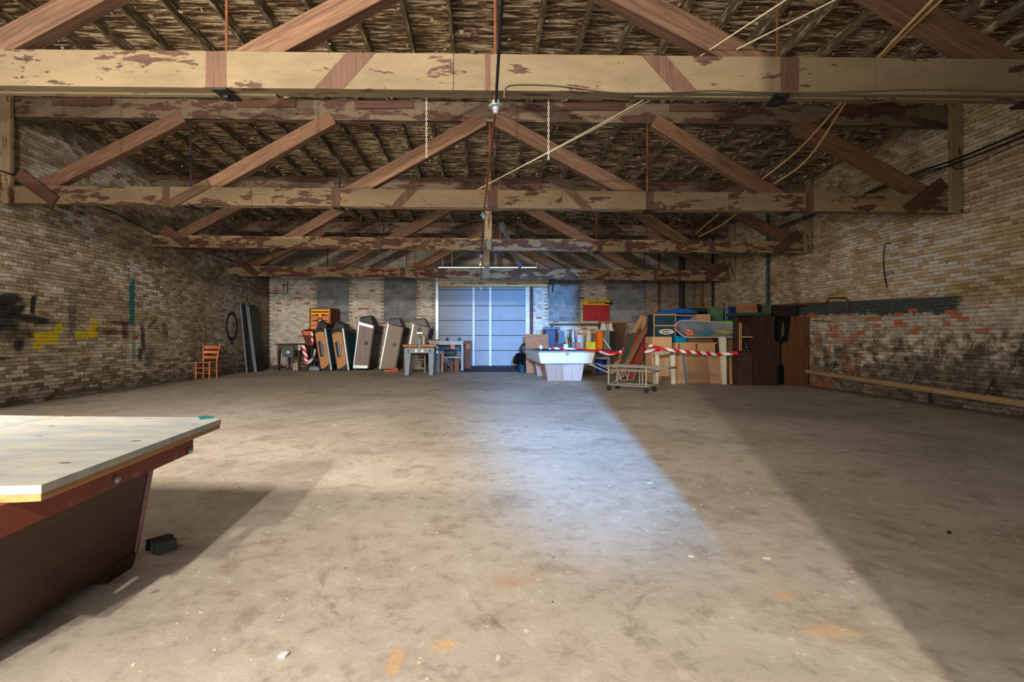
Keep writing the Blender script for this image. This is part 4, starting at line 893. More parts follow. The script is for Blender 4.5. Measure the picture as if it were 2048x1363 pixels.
# ================================================================== right half of the far end
# white pool table (slightly turned)
def white_pool_table():
    T = thing('white_pool_table', 'white pool table with blue-green cloth and wood-veneer pedestals', 'pool table', (2.15, 14.55, 0))
    R = Matrix.Rotation(.05, 3, 'Z'); O = Vector((2.17, 14.58, 0))
    P = lambda x, y, z: O+R@Vector((x, y, z))
    hw, hl = .76, 1.38
    def ring(x, y, z): return [P(-x, -y, z), P(x, -y, z), P(x, y, z), P(-x, y, z)]
    c = MB(); c.hexa(ring(hw-.07, hl-.07, .474)+ring(hw, hl, .765)); c.build('apron', M_WHITE, T, bevel=.02)
    for pts in ([(-.62, -.10), (.62, -.10)],):
        m = MB()
        for a, b, h0, h1 in ((-.60, .60, .545, .549), (-.60, .60, .70, .704)): 
            y0 = -hl+.07*(1-(h0-.474)/.29)-.006
            m.hexa([P(a, y0, h0), P(b, y0, h0), P(b, y0+.012, h0), P(a, y0+.012, h0), P(a, y0-.002, h1), P(b, y0-.002, h1), P(b, y0+.012, h1), P(a, y0+.012, h1)])
        for a in (-.60, .60):
            y0 = -hl+.07*(1-(.62-.474)/.29)-.02
            m.hexa([P(a-.002, y0+.018, .545), P(a+.002, y0+.018, .545), P(a+.002, y0+.05, .545), P(a-.002, y0+.05, .545), P(a-.002, y0-.022, .704), P(a+.002, y0-.022, .704), P(a+.002, y0+.02, .704), P(a-.002, y0+.02, .704)])
        m.build('apron_groove', paint('apron_shadow_line', (176, 172, 160), .6), T)
    m = MB(); m.hexa(ring(hw+.005, hl+.005, .766)+ring(hw-.02, hl-.02, .805)); m.build('rail', paint('grey_rail_laminate', (142, 140, 132), .35, .1), T, bevel=.01)
    m = MB(); m.hexa(ring(hw-.16, hl-.16, .800)+ring(hw-.16, hl-.16, .809)); m.build('playing_cloth', M_FELT, T)
    for x, y in ((-hw+.12, -hl+.12), (hw-.12, -hl+.12), (-hw+.12, hl-.12), (hw-.12, hl-.12), (-hw+.10, 0), (hw-.10, 0)):
        MB().lathe([(0, 0), (.065, 0), (.065, .006), (0, .006)], P(x, y, .806), 14).build('pocket', M_BLACK, T)
    MB().lathe([(.0, 0), (.05, 0), (.05, .008), (0, .008)], P(0, -hl-.012, .735), 14, 'y').build('emblem', paint('emblem_grey', (120, 112, 90), .4), T, label='small oval maker emblem')
    mv = wood('pale_veneer_pedestal', (120, 92, 78), (170, 140, 122), 'z', 1.4, .5, .06, .05)
    for yc_ in (-.95, .75):
        pl = [(-.56, -.18), (-.02, -.05), (.52, -.18), (.52, .18), (-.56, .18)]
        bt = [P(x*.84, yc_+y*.9, 0) for x, y in pl]; tp = [P(x, yc_+y, .478) for x, y in pl]
        m = MB(); n = 5; m.add(bt+tp, [tuple(range(n-1, -1, -1)), tuple(range(n, 2*n))]+[(i, (i+1) % n, (i+1) % n+n, i+n) for i in range(n)])
        m.build('pedestal', mv, T)
    b = P(-.62, -.9, .806)
    B = thing('cue_ball_stand', 'small white ball on a short stem on the white pool table', 'ball', b)
    MB().lathe([(.0, .035), (.035, .05), (.055, .085), (.05, .12), (.03, .145), (.0, .15)], b, 14).build('ball', M_WHITE, B, smooth=True)
    MB().lathe([(.0, 0), (.03, 0), (.012, .012), (.012, .05), (0, .05)], b, 10).build('stem', M_GALV, B)
    c = P(.0, -1.05, .81)
    MB().prism([c+Vector((.05*math.cos(a*PI/4), .035*math.sin(a*PI/4), 0)) for a in range(8)], (0, 0, .03)).build('pink_chalk', paint('pink_chalk', (222, 40, 96), .8), label='pink chalk cake on the cloth of the white pool table', cat='chalk')
white_pool_table()

# chipboard panel, behind the table
t = NT('chipboard'); v = t.obj(); n = t.noise(v, 14, 6, .7, 2.5); n2 = t.noise(v, 40, 4, .7)
t.col(t.ramp(t.math('ADD', t.math('MULTIPLY', n, .7), t.math('MULTIPLY', n2, .3)), [(.34, sr(66, 40, 26)), (.47, sr(134, 86, 56)), (.6, sr(176, 122, 84))])); t.bump(n, .3, .005); M_OSB = t.done(.8)
x0, x1 = W(1052.5, 0, 16.4).x, W(1098, 0, 16.4).x
MB().hexa([(x0, 16.35, 0), (x1, 16.35, 0), (x1, 16.38, 0), (x0, 16.38, 0), (x0-.03, 16.45, W(0, 667.5, 16.45).z), (x1-.02, 16.45, W(0, 668, 16.45).z), (x1-.02, 16.48, W(0, 668, 16.45).z), (x0-.03, 16.48, W(0, 667.5, 16.45).z)]).build('chipboard_sheet', M_OSB, label='square chipboard panel standing behind the white pool table', cat='chipboard')

# game machine with curved maroon sides
T = thing('curved_game_machine', 'grey game machine with curved maroon side arms behind the white pool table', 'game machine', (W(1104, 0, 17.0).x, 17.3, 0))
yg = 16.95; qx = lambda x: W(x, 0, yg).x; qz = lambda y: W(0, y, yg).z
M_MAR = paint('maroon_lacquer', (92, 34, 44), .35, .2, 8)
def arm(xc, w, top):
    pr = [(.02, 0), (.0, .55), (.02, .80), (.10, 1.02), (.30, 1.18), (.48, 1.30), (.62, 1.26), (.58, 1.16), (.42, 1.08), (.30, .9), (.26, .6), (.32, 0)]
    k = top/1.30
    return MB().prism([(xc-w/2, yg+.62-y, z*k) for y, z in pr], (w, 0, 0))
arm(qx(1114), .07, qz(656)).build('side_arm', M_MAR, T, bevel=.008); arm(qx(1089), .05, qz(657)).build('side_arm', paint('dark_maroon', (44, 26, 32), .4), T, bevel=.006)
MB().tube([(qx(1087), yg+.13, qz(656.5)), (qx(1121), yg+.13, qz(656.5))], .055, 12).build('top_roll', paint('slate_grey_vinyl', (86, 94, 108), .4), T, smooth=True)
MB().hexa([(qx(1090), yg+.12, qz(663)), (qx(1112), yg+.12, qz(663)), (qx(1112), yg+.3, qz(690)), (qx(1090), yg+.3, qz(690)), (qx(1090), yg+.18, qz(658)), (qx(1112), yg+.18, qz(658)), (qx(1112), yg+.4, qz(685)), (qx(1090), yg+.4, qz(685))]).build('sloped_panel', paint('slate_blue_panel', (74, 86, 104), .5), T)
MB().b2((qx(1091), yg+.35, 0), (qx(1112), yg+.75, qz(668))).build('body', paint('dark_slate_body', (38, 44, 56), .5), T)
MB().prism(poly_at([(1117, 661), (1128, 661), (1131, 684), (1117, 688)], yg+.45), (0, .03, 0)).build('rear_screen', paint('slate_screen', (70, 80, 96), .4), T)
MB().b2((qx(1116), yg+.47, 0), (qx(1130), yg+.7, qz(686))).build('screen_stand', M_BLACK, T)

# long table of odds and ends behind
ytb = 17.35; bx = lambda x: W(x, 0, ytb).x; bz = lambda y: W(0, y, ytb).z
ZT = .74
T = thing('clutter_table', 'long dark-topped folding table carrying odds and ends behind the white pool table', 'table', (bx(1185), ytb+.3, 0))
MB().b2((bx(1133), ytb-.25, ZT-.04), (bx(1240), ytb+.6, ZT)).build('table_top', paint('blue_black_table_top', (34, 66, 84), .5, .3), T)
for x in (1136, 1187, 1237):
    for yy in (ytb-.2, ytb+.5): MB().tube([(bx(x), yy, 0), (bx(x), yy, ZT-.04)], .016, 6).build('leg', M_GALV, T)
def on_table(name, x0, x1, y0, mat, label, cat, dy=0.0, dep=.2, kind='box', z0=ZT):
    z1 = W(0, y0, ytb+dy).z; a, b = W(x0, 0, ytb+dy).x, W(x1, 0, ytb+dy).x
    T = None
    if kind == 'box': return MB().b2((a, ytb+dy, z0), (b, ytb+dy+dep, z1)).build(name, mat, bevel=.008, label=label, cat=cat)
    r = (b-a)/2; c = ((a+b)/2, ytb+dy+r, z0); h = z1-z0
    T = thing(name, label, cat, c)
    if kind == 'bottle':
        MB().lathe([(0, 0), (r, 0), (r, h*.6), (r*.4, h*.78), (r*.36, h*.93), (0, h*.93)], c, 14).build('glass', mat, T, smooth=True)
        MB().lathe([(0, h*.93), (r*.45, h*.93), (r*.45, h), (0, h)], c, 10).build('cap', M_BLACK, T)
    if kind == 'jar':
        MB().lathe([(0, 0), (r*.95, 0), (r, .02), (r, h*.86), (0, h*.86)], c, 16).build('jar_body', mat, T, smooth=True)
        MB().lathe([(0, h*.86), (r*.97, h*.86), (r*.97, h), (0, h)], c, 16).build('lid', M_GALV, T)
    if kind == 'bucket':
        MB().lathe([(0, 0), (r*.8, 0), (r, h*.94), (r*1.05, h*.94), (r*1.05, h), (r*.9, h), (r*.88, h*.5), (0, h*.5)], c, 18).build('pail', mat, T, smooth=True)
        MB().tube([Vector(c)+Vector((r*math.cos(a*PI/10), -r*.4*math.sin(a*PI/10)-r*.4, h*.9-.10*math.sin(a*PI/10))) for a in range(11)], .006, 5).build('bail', M_IRON, T)
    return T
on_table('paper_stack', 1127.5, 1136.5, 687.5, paint('blue_white_paper', (196, 208, 220), .7), 'pale blue stack of papers on the clutter table, far left', 'papers', -.1, .25)
on_table('wine_bottle', 1137, 1142.5, 663, paint('green_bottle_glass', (22, 40, 26), .15), 'dark green bottle on the clutter table', 'bottle', .1, kind='bottle')
on_table('yellow_bottle', 1131.5, 1136.5, 673, paint('yellow_plastic', (214, 160, 40), .4), 'yellow plastic bottle beside the dark green bottle', 'bottle', .25, kind='bottle')
on_table('metal_canister', 1142.5, 1151.5, 661, paint('grey_tin', (140, 144, 144), .4, .2, 8, .3), 'tall grey canister on the clutter table', 'canister', .15, kind='jar')
on_table('small_tin', 1143.5, 1152, 679, paint('grey_stone_tin', (128, 124, 120), .7), 'short grey tin in front of the tall canister', 'tin', -.12, kind='jar')
on_table('pink_carton', 1152.6, 1160, 685, paint('pink_carton', (196, 120, 120), .7), 'small pink carton on the clutter table', 'carton', -.2, .12)
T = on_table('white_tub', 1154, 1171, 669.5, paint('white_blue_tub', (190, 206, 224), .4), 'white and blue tub with a striped roll inside', 'tub', .05, kind='bucket')
MB().tube([W(1160, 672, 17.5), W(1163, 662, 17.5)], .05, 10).build('striped_roll', M_TAPE, label='roll of red and white tape sticking out of the white tub', cat='tape roll')
on_table('paint_pail', 1173, 1184.5, 662, M_OFFW, 'white paint pail behind the yellow box', 'pail', .22, kind='bucket')
on_table('yellow_box', 1172.5, 1191.5, 683, paint('lemon_yellow_box', (226, 214, 70), .5), 'long lemon-yellow box at the front of the clutter table', 'box', -.2, .12)
on_table('brown_carton', 1186.5, 1192.5, 665, paint('brown_carton', (128, 92, 62), .8), 'brown carton left of the orange stool', 'carton', -.05, .2)
T = thing('orange_stool', 'bright orange plastic stool standing upright on the clutter table', 'stool', (bx(1199), ytb, ZT))
M_OR = paint('bright_orange_plastic', (240, 116, 16), .3, .08)
za, zb_ = bz(692)+.0, bz(662)
m = MB(); pts = []
hh = zb_-ZT; w = bx(1205)-bx(1193.5)
prof = [(0, 0), (0, hh*.9)]+[(-.06*math.sin(a*PI/8)+.06-.06, hh*.9+.05*math.sin(a*PI/8)) for a in range(1, 4)]
m.hexa([(bx(1193.5)+.01, ytb-.1, ZT), (bx(1205)-.01, ytb-.1, ZT), (bx(1205)-.01, ytb-.06, ZT), (bx(1193.5)+.01, ytb-.06, ZT), (bx(1193.5), ytb-.1, zb_-.04), (bx(1205), ytb-.1, zb_-.04), (bx(1205), ytb-.06, zb_-.04), (bx(1193.5), ytb-.06, zb_-.04)]); m.build('front_curve', M_OR, T, bevel=.015)
MB().hexa([(bx(1193.5), ytb-.1, zb_-.045), (bx(1205), ytb-.1, zb_-.045), (bx(1205), ytb+.2, zb_-.045), (bx(1193.5), ytb+.2, zb_-.045), (bx(1193.5), ytb-.07, zb_), (bx(1205), ytb-.07, zb_), (bx(1205), ytb+.2, zb_), (bx(1193.5), ytb+.2, zb_)]).build('top_curve', M_OR, T, bevel=.015)
MB().hexa([(bx(1193.5)+.01, ytb+.16, ZT), (bx(1205)-.01, ytb+.16, ZT), (bx(1205)-.01, ytb+.2, ZT), (bx(1193.5)+.01, ytb+.2, ZT), (bx(1193.5), ytb+.16, zb_-.045), (bx(1205), ytb+.16, zb_-.045), (bx(1205), ytb+.2, zb_-.045), (bx(1193.5), ytb+.2, zb_-.045)]).build('rear_leg', M_OR, T)
on_table('grey_green_box', 1207, 1220, 661, paint('grey_green_tin', (104, 116, 110), .6), 'grey-green tin box under the lampshades', 'box', .02, .3)
on_table('black_case', 1221.5, 1231, 664, M_BLACK, 'upright black case at the right end of the clutter table', 'case', .02, .3)
for i, (px, w, y0, y1, dy) in enumerate(((1207, 10.5, 646, 661, .05), (1221, 8.0, 646, 662, .32))):
    Yl = ytb+dy+.15; c = Vector((W(px, 0, Yl).x, Yl, W(0, y1, Yl).z+.004)); h = W(0, y0, Yl).z-c.z; r = w*Yl/1000
    L = thing('table_lamp', ('flared cream lampshade standing on the grey-green tin box', 'smaller cream lampshade behind the first, over the black case')[i], 'lampshade', c)
    MB().lathe([(r, 0), (r*.78, h*.18), (r*.60, h*.42), (r*.48, h*.72), (r*.42, h), (r*.40, h), (r*.46, h*.7), (r*.58, h*.42), (r*.76, h*.18), (r*.97, 0)], c, 24).build('shade', paint('cream_lampshade', (206, 200, 186), .8, .08), L, smooth=True)
    MB().lathe([(0, -.01), (r*.3, -.01), (.02, .02), (.015, h*.8), (0, h*.8)], c, 10).build('stem', M_GALV, L)
beam('grey_stick', W(1206.5, 677, 17.25), (W(1222, 0, 17.15).x, 17.15, ZT+.012), .025, .025, M_GALV, label='thin grey stick leaning on the clutter table below the lampshades', cat='stick')
T = thing('wall_shelf', 'dark timber shelf on the far wall below the red box', 'shelf', (W(1176, 0, 18.6).x, 18.6, 1.6))
ys_ = 18.7; MB().b2((W(1100, 0, ys_).x, ys_, W(0, 650, ys_).z), (W(1206, 0, ys_).x, 18.985, W(0, 646, ys_).z)).build('shelf_board', wood('sooty_shelf', (50, 42, 34), (92, 80, 64)), T)
MB().b2((W(1200, 0, ys_).x, ys_-.05, W(0, 645.3, ys_).z), (W(1253, 0, ys_).x, 18.985, W(0, 642.7, ys_).z)).build('shelf_edge', wood('orange_shelf_edge', (140, 88, 44), (186, 126, 70)), T)
for x in (1104, 1200): MB().b2((W(x, 0, ys_).x, ys_+.1, W(0, 658, ys_).z), (W(x, 0, ys_).x+.05, 18.985, W(0, 650, ys_).z)).build('bracket', M_BARE, T)
slab_px('brown_wood_panel', [(1218, 646), (1252, 646), (1243, 735), (1222, 735)], 18.4, .04, wood('brown_sheet', (74, 50, 36), (112, 80, 60), 'z'), label='brown wooden panel standing right of the lampshades', cat='panel')  # free-standing brown wooden panel
# red box with yellow header on the wall
T = thing('red_sign_box', 'red box sign with yellow lettered header on the far wall', 'sign', (W(1193, 0, 18.85).x, 18.85, 1.8))
yr = 18.82; ex = lambda x: W(x, 0, yr).x; ez = lambda y: W(0, y, yr).z
MB().b2((ex(1167.5), yr, ez(641.5)), (ex(1218.5), 18.985, ez(609.2))).build('red_panel', paint('sign_red', (150, 16, 26), .45, .2, 4, 0, .03, (96, 18, 30), .60), T)
MB().hexa([(ex(1167), yr-.01, ez(609)), (ex(1219), yr-.01, ez(610)), (ex(1219), 18.985, ez(610)), (ex(1167), 18.985, ez(609)), (ex(1167.5), yr-.05, ez(599.5)), (ex(1219), yr-.05, ez(599.5)), (ex(1219), 18.985, ez(599.5)), (ex(1167.5), 18.985, ez(599.5))]).build('yellow_header', paint('sign_yellow', (212, 166, 22), .45, .12, 6), T)
scr = MB()
def script(pts): scr.tube(bez([(ex(a), yr-.034-.0008*(609-b)*2, ez(b)) for a, b in pts], 4), .010, 5)
script([(1176, 607), (1178.5, 603.5), (1180.5, 601.2)]); script([(1176.5, 606.5), (1179, 606), (1181.5, 604.5), (1182, 606), (1184, 604.5), (1184.5, 606), (1186.5, 604.5), (1187, 606), (1189, 604.6), (1191, 606), (1193, 603.5)])
script([(1191, 601.5), (1194, 601)]); script([(1194, 602), (1191.5, 605.5), (1193.5, 606.3), (1196, 604.6), (1197, 606), (1199, 604.4), (1200, 605.8), (1202, 604.2), (1203.5, 605.6), (1206, 604), (1208, 605.4), (1211, 604.5)])
scr.build('script_lettering', M_BLACK, T, label='black script lettering')
MB().prism([(ex(1208), yr-.055, ez(605.5)), (ex(1213), yr-.055, ez(604)), (ex(1229), yr-.02, ez(607)), (ex(1219), yr-.03, ez(608.5)), (ex(1210), yr-.045, ez(607.5))], (0, .012, 0)).build('black_smear', M_BLACK, T)
MB().tube([(ex(1188), yr-.012, ez(637)), (ex(1190), yr-.03, ez(634)), (ex(1192), yr-.012, ez(637))], .015, 6).build('latch', M_IRON, T)
# blue tub and clutter beneath
p = W(1202, 727, 16.4)
c = (W(1202, 0, 16.2).x, 16.2, 0)
T = thing('blue_tub', 'blue plastic tub on the floor right of the white pool table', 'tub', c)
MB().lathe([(0, 0), (.15, 0), (.19, .42), (.21, .42), (.21, .45), (.18, .45), (.14, .05), (0, .05)], c, 20).build('tub_body', paint('royal_blue_plastic', (28, 58, 150), .4), T, smooth=True)
MB().tube([Vector(c)+Vector((.2*math.cos(a*PI/10), -.06, .44+.2*math.sin(a*PI/10))) for a in range(11)], .008, 5).build('handle', M_GALV, T)
p = F(1205, 748); 
for i, (px, py, L, a) in enumerate(((1192, 749, .8, .25), (1178, 744, .7, .1), (1187, 752, .7, .4))):
    q = F(px, py); d = Vector((math.cos(a), math.sin(a), 0))*L/2
    beam('scrap_batten', q-d+Vector((0, 0, .02+i*.001)), q+d+Vector((0, 0, .02+i*.001)), .04, .06, (M_BARE, mp, M_BARE)[i], label=('dark scrap batten on the floor behind the gurney, middle one', 'pale scrap batten on the floor behind the gurney', 'dark scrap batten on the floor nearest the white pool table')[i], cat='batten')

# ------------------------------------------------------------------ leaning boards
def lean(name, b0, t0, Yb, Yt, h, w, mat, label, cat='board', bevel=0.0):
    p0 = Vector((W(b0[0], 0, Yb).x, Yb, .0)); p1 = W(t0[0], t0[1], Yt)
    d = (p1-p0).normalized(); p0 = p0+Vector((0, 0, abs(d.x)*h/2+.004))
    return beam(name, p0, p1, h, w, mat, up=(1, 0, 0), bevel=bevel, label=label, cat=cat)
T = thing('timber_trestle', 'pale timber A-frame trestle leaning among the boards', 'trestle', (W(1262, 0, 15.5).x, 15.5, 0))
ap = W(1284, 632, 15.9); mA = wood('raw_pine', (150, 106, 64), (202, 154, 104), 'x', .9)
beam('leg', (W(1222, 0, 15.2).x, 15.2, .05), ap, .12, .09, mA, T, up=(1, 0, 0)); beam('leg', (W(1288, 0, 15.2).x, 15.25, .05), ap+Vector((.05, .0, 0)), .13, .09, mA, T, up=(1, 0, 0))
beam('cross_piece', W(1252, 700, 15.55), W(1288, 700, 15.55), .09, .04, mA, T)
lean('long_timber', (1238, 0), (1314, 613), 13.7, 14.9, .13, .09, wood('brown_long_timber', (96, 62, 42), (146, 104, 74), 'x'), 'longest brown timber leaning to the right over the other boards')
lean('dark_board', (1240, 0), (1258, 667), 14.55, 15.3, .14, .04, wood('dark_brown_board', (74, 48, 34), (112, 78, 56), 'x'), 'dark brown board at the left of the leaning boards')
lean('green_board', (1243, 0), (1267, 666), 14.3, 15.0, .09, .05, paint('green_board_paint', (28, 84, 70), .6, .2), 'green-painted board leaning beside the dark board')
M_RB = wood('red_painted_board', (120, 44, 36), (168, 76, 62), 'x', .8)
lean('red_board', (1253, 0), (1277, 668), 14.1, 14.8, .22, .04, M_RB, 'wide red board leaning left of the long timber')
lean('red_board', (1264, 0), (1293, 669), 13.9, 14.65, .14, .04, M_RB, 'narrow red board leaning right of the long timber')
lean('maroon_board', (1256, 0), (1287, 672), 14.25, 14.95, .18, .03, wood('maroon_painted_board', (66, 26, 24), (98, 44, 38), 'x'), 'dark maroon board between the two red boards')
lean('pine_post', (1285, 0), (1287, 690), 14.6, 14.95, .14, .10, wood('orange_pine_post', (160, 104, 58), (200, 142, 88), 'x'), 'upright orange pine post right of the red boards')

# ------------------------------------------------------------------ gurney
def gurney():
    A = Vector((2.78, 11.1, 0)); u = Vector((.755, -.656, 0)); v = Vector((.656, .755, 0)); Z = Vector((0, 0, 1))
    T = thing('gurney', 'old tubular metal stretcher trolley with raised head end', 'stretcher trolley', A+u*.45+v*.19)
    P = lambda s, d, z: A+u*s+v*d+Z*z
    W_ = .42; m = M_CREAMT; r = .017
    def rect(s0, s1, d0, d1, z, nm, rr=r, rad=.07):
        pts = []
        for cx_, cy_, a0 in ((s1-rad, d0+rad, -90), (s1-rad, d1-rad, 0), (s0+rad, d1-rad, 90), (s0+rad, d0+rad, 180)):
            for k in range(5): a = math.radians(a0+k*22.5); pts.append(P(cx_+rad*math.cos(a), cy_+rad*math.sin(a), z))
        MB().tube(pts, rr, 8, True).build(nm, m, T, smooth=True)
    rect(-.10, 1.36, -.03, W_+.03, .545, 'upper_frame', .020); rect(.0, 1.0, .0, W_, .455, 'middle_frame')
    rect(.0, .92, .0, W_, .135, 'lower_frame')
    for s in (.02, .88):
        for d in (.0, W_): MB().tube([P(s, d, .13), P(s, d, .54)], .02, 8).build('post', m, T)
    for s in (.55, .62): MB().tube([P(s, W_, .13), P(s, W_, .47)], .014, 8).build('brace', m, T)
    for d in (.04, W_-.04):
        MB().tube([P(.02, d, .38), P(-.46, d, .56)], .017, 8).build('head_arm', m, T)
        MB().tube([P(.20, d, .47), P(.30, d, .24), P(.42, d, .24), P(.50, d, .47)], .012, 6).build('folding_link', m, T)
    MB().tube([P(-.46, .04, .56), P(-.46, W_-.04, .56)], .017, 8).build('head_bar', m, T)
    MB().tube([P(.1, .0, .17), P(.35, .1, .34), P(.18, .2, .36)], .01, 6).build('tilt_linkage', m, T)
    for s in (.03, .88):
        for d in (.0, W_):
            w = MB().tube([P(s, d, .13), P(s, d, .085)], .014, 8).build('castor_fork', M_IRON, T)
            c = P(s, d, .052)
            k = MB(); n = 16; ax_ = v*.02
            k.add([c+u*.05*math.cos(2*PI*i/n)+Z*.05*math.sin(2*PI*i/n)-ax_ for i in range(n)]+[c+u*.05*math.cos(2*PI*i/n)+Z*.05*math.sin(2*PI*i/n)+ax_ for i in range(n)],
                  [tuple(range(n)), tuple(range(2*n-1, n-1, -1))]+[(i, (i+1) % n, (i+1) % n+n, i+n) for i in range(n)])
            k.build('castor_wheel', paint('castor_rubber', (30, 28, 28), .7), w)
gurney()

# ------------------------------------------------------------------ piled furniture on the right
yp = 13.0; X_ = lambda x, Y=yp: W(x, 0, Y).x; Z_ = lambda y, Y=yp: W(0, y, Y).z
def stand(name, x0, x1, y0, Y, dep, mat, label, cat, y1=None, bevel=.006, **kw):
    z0 = 0.0 if y1 is None else W(0, y1, Y).z
    return MB().b2((X_(x0, Y), Y, z0), (X_(x1, Y), Y+dep, Z_(y0, Y))).build(name, mat, bevel=bevel, label=label, cat=cat, **kw)
stand('plywood_cabinet', 1304.5, 1344, 673, 13.05, .55, M_PLYL, 'tall pale plywood cabinet under the teal crate', 'cabinet')
T = thing('teal_crate', 'dark teal two-row crate with pale wood edges and white emblem', 'crate', (X_(1329, 13.1), 13.4, Z_(673)))
Yc = 13.1
mk = paint('dark_teal_panel', (20, 52, 60), .55, .25, 5)
MB().b2((X_(1308, Yc), Yc+.02, Z_(672.5, Yc)), (X_(1351, Yc), Yc+.5, Z_(628, Yc))).build('crate_body', paint('crate_dark', (24, 34, 36), .7), T)
pnl = [MB().b2((X_(1310, Yc), Yc, Z_(b, Yc)), (X_(1349.5, Yc), Yc+.03, Z_(a, Yc))).build('crate_panel', mk, T) for a, b in ((631, 649), (652.5, 671.5))]
mf = wood('worn_crate_edge', (128, 92, 60), (190, 148, 104), 'x')
for a, b, y0, y1 in ((1307, 1352, 627, 630.5), (1307, 1352, 649.3, 652), ):
    MB().b2((X_(a, Yc), Yc-.015, Z_(y1, Yc)), (X_(b, Yc), Yc+.04, Z_(y0, Yc))).build('crate_edge', mf, T)
for a in (1307, 1349.5): MB().b2((X_(a, Yc), Yc-.012, Z_(672.5, Yc)), (X_(a+2, Yc), Yc+.04, Z_(630, Yc))).build('crate_edge', mf, T)
m = MB(); rr = random.Random(6)
for k in range(22):
    a = 2*PI*k/22; b = 2*PI*(k+1)/22; rx, rz = 12.5, 4.6
    o1 = [(1333+rx*math.cos(q)*s_, 663+rz*math.sin(q)*s_) for q, s_ in ((a, .72), (b, .72), (b, 1.0), ((a+b)/2, 1.22+.2*rr.random()), (a, 1.0))]
    m.prism(poly_at(o1, Yc-.006), (0, .005, 0))
m.build('white_emblem', M_OFFW, pnl[1], label='white ragged emblem')
MB().prism(poly_at([(1327, 661.8), (1341, 661.8), (1341, 664.2), (1327, 664.2)], Yc-.006), (0, .005, 0)).build('white_emblem_bar', M_OFFW, pnl[1])
T = thing('white_bench', 'shabby white-painted bench frame in front of the plywood cabinet', 'bench', (X_(1330, 12.6), 12.7, 0))
Yw = 12.6
for a, b, at in ((1311, 1318, 0), (1341, 1350, 2)):
    MB().hexa([(X_(a+at, Yw), Yw, 0), (X_(b+at-1, Yw), Yw, 0), (X_(b+at-1, Yw), Yw+.06, 0), (X_(a+at, Yw), Yw+.06, 0), (X_(a, Yw), Yw, Z_(703, Yw)), (X_(b, Yw), Yw, Z_(703, Yw)), (X_(b, Yw), Yw+.06, Z_(703, Yw)), (X_(a, Yw), Yw+.06, Z_(703, Yw))]).build('leg', M_OFFW, T)
mdp = peel('shabby_rail', (176, 168, 144), (110, 92, 68), .52)
MB().b2((X_(1309, Yw), Yw-.02, Z_(709.5, Yw)), (X_(1348, Yw), Yw+.10, Z_(702.5, Yw))).build('top_rail', mdp, T)
MB().b2((X_(1318, Yw), Yw+.01, Z_(759, Yw)), (X_(1341, Yw), Yw+.05, Z_(752.5, Yw))).build('bottom_rail', mdp, T)
lean('pale_batten', (1307, 0), (1305, 707), 12.75, 13.0, .07, .03, M_PINE, 'pale batten leaning against the plywood cabinet', 'batten')
T = thing('drawer_desk', 'pale wooden desk with two drawer fronts carrying a blue basket', 'desk', (X_(1391), 13.4, 0))
MB().b2((X_(1350), yp-.03, Z_(687)), (X_(1432.5), yp+.55, Z_(684.5))).build('desk_top', M_PLYL, T)
for a, b, y in ((1352, 1357, 762), (1427, 1431, 762)): MB().b2((X_(a), yp+.02, 0), (X_(b), yp+.5, Z_(687))).build('side_panel', M_PLYL, T)
for a, b in ((1360, 1391.5), (1395.5, 1430)):
    dr = MB().b2((X_(a), yp-.01, Z_(706)), (X_(b), yp+.4, Z_(687.2))).build('drawer', wood('drawer_front', (178, 128, 82), (208, 162, 114), 'x', .7, .6, .05), T)
MB().b2((X_(1357), yp+.3, Z_(706)), (X_(1427), yp+.33, Z_(687))).build('back_panel', M_DKBR, T)
def sheet(name, pxs, Yb, Yt, th, mat, label):
    y = lambda p: Yb+(Yt-Yb)*(1 if p[1] < 735 else 0)
    f = [W(a, b, y((a, b))) if b < 755 else Vector((W(a, b, Yb).x, Yb, 0)) for a, b in pxs]
    return MB().prism(f, (0, th, 0)).build(name, mat, label=label, cat='plywood sheet')
sheet('plywood_sheet', [(1350, 764), (1377, 764), (1374, 705), (1349, 705)], 12.72, 12.92, .02, wood('ply_a', (168, 124, 88), (198, 154, 116), 'z', .7, .6, .05), 'narrow tan plywood sheet leaning on the desk, left one')
sheet('plywood_sheet', [(1376, 764), (1432, 764), (1430, 704), (1372, 704)], 12.80, 12.96, .02, M_PLYB, 'wide grey-tan plywood sheet leaning on the desk, middle one')
sheet('plywood_sheet', [(1421, 764), (1447, 764), (1441, 707), (1415, 704)], 12.66, 12.84, .02, wood('ply_c', (160, 120, 88), (190, 148, 112), 'z', .7, .6, .05), 'tan plywood sheet leaning on the desk, right one')
lean('blue_strip', (1373.5, 0), (1366, 708), 12.62, 12.82, .05, .02, paint('blue_strip_paint', (92, 116, 140), .5), 'blue-grey strip leaning between the plywood sheets', 'strip')
stand('plywood_box', 1450, 1477, 672, 12.95, .5, wood('ply_d', (150, 112, 80), (184, 144, 108), 'x', .7, .6, .05), 'tan plywood box right of the white post', 'box')
T = thing('white_post', 'white tapered table leg standing upright in front of the plywood', 'table leg', (X_(1447, 12.5), 12.55, 0))
Yv = 12.5
MB().hexa([(X_(1446.5, Yv), Yv, 0), (X_(1453.5, Yv), Yv, 0), (X_(1453.5, Yv), Yv+.08, 0), (X_(1446.5, Yv), Yv+.08, 0), (X_(1440.5, Yv), Yv, Z_(675.5, Yv)), (X_(1452.5, Yv), Yv, Z_(675.5, Yv)), (X_(1452.5, Yv), Yv+.1, Z_(675.5, Yv)), (X_(1440.5, Yv), Yv+.1, Z_(675.5, Yv))]).build('post', paint('warm_white_post', (216, 206, 178), .55, .08), T)
MB().b2((X_(1439, Yv), Yv-.03, Z_(675.4, Yv)), (X_(1450, Yv), Yv+.05, Z_(672.5, Yv))).build('end_plate', M_WHITE, T)
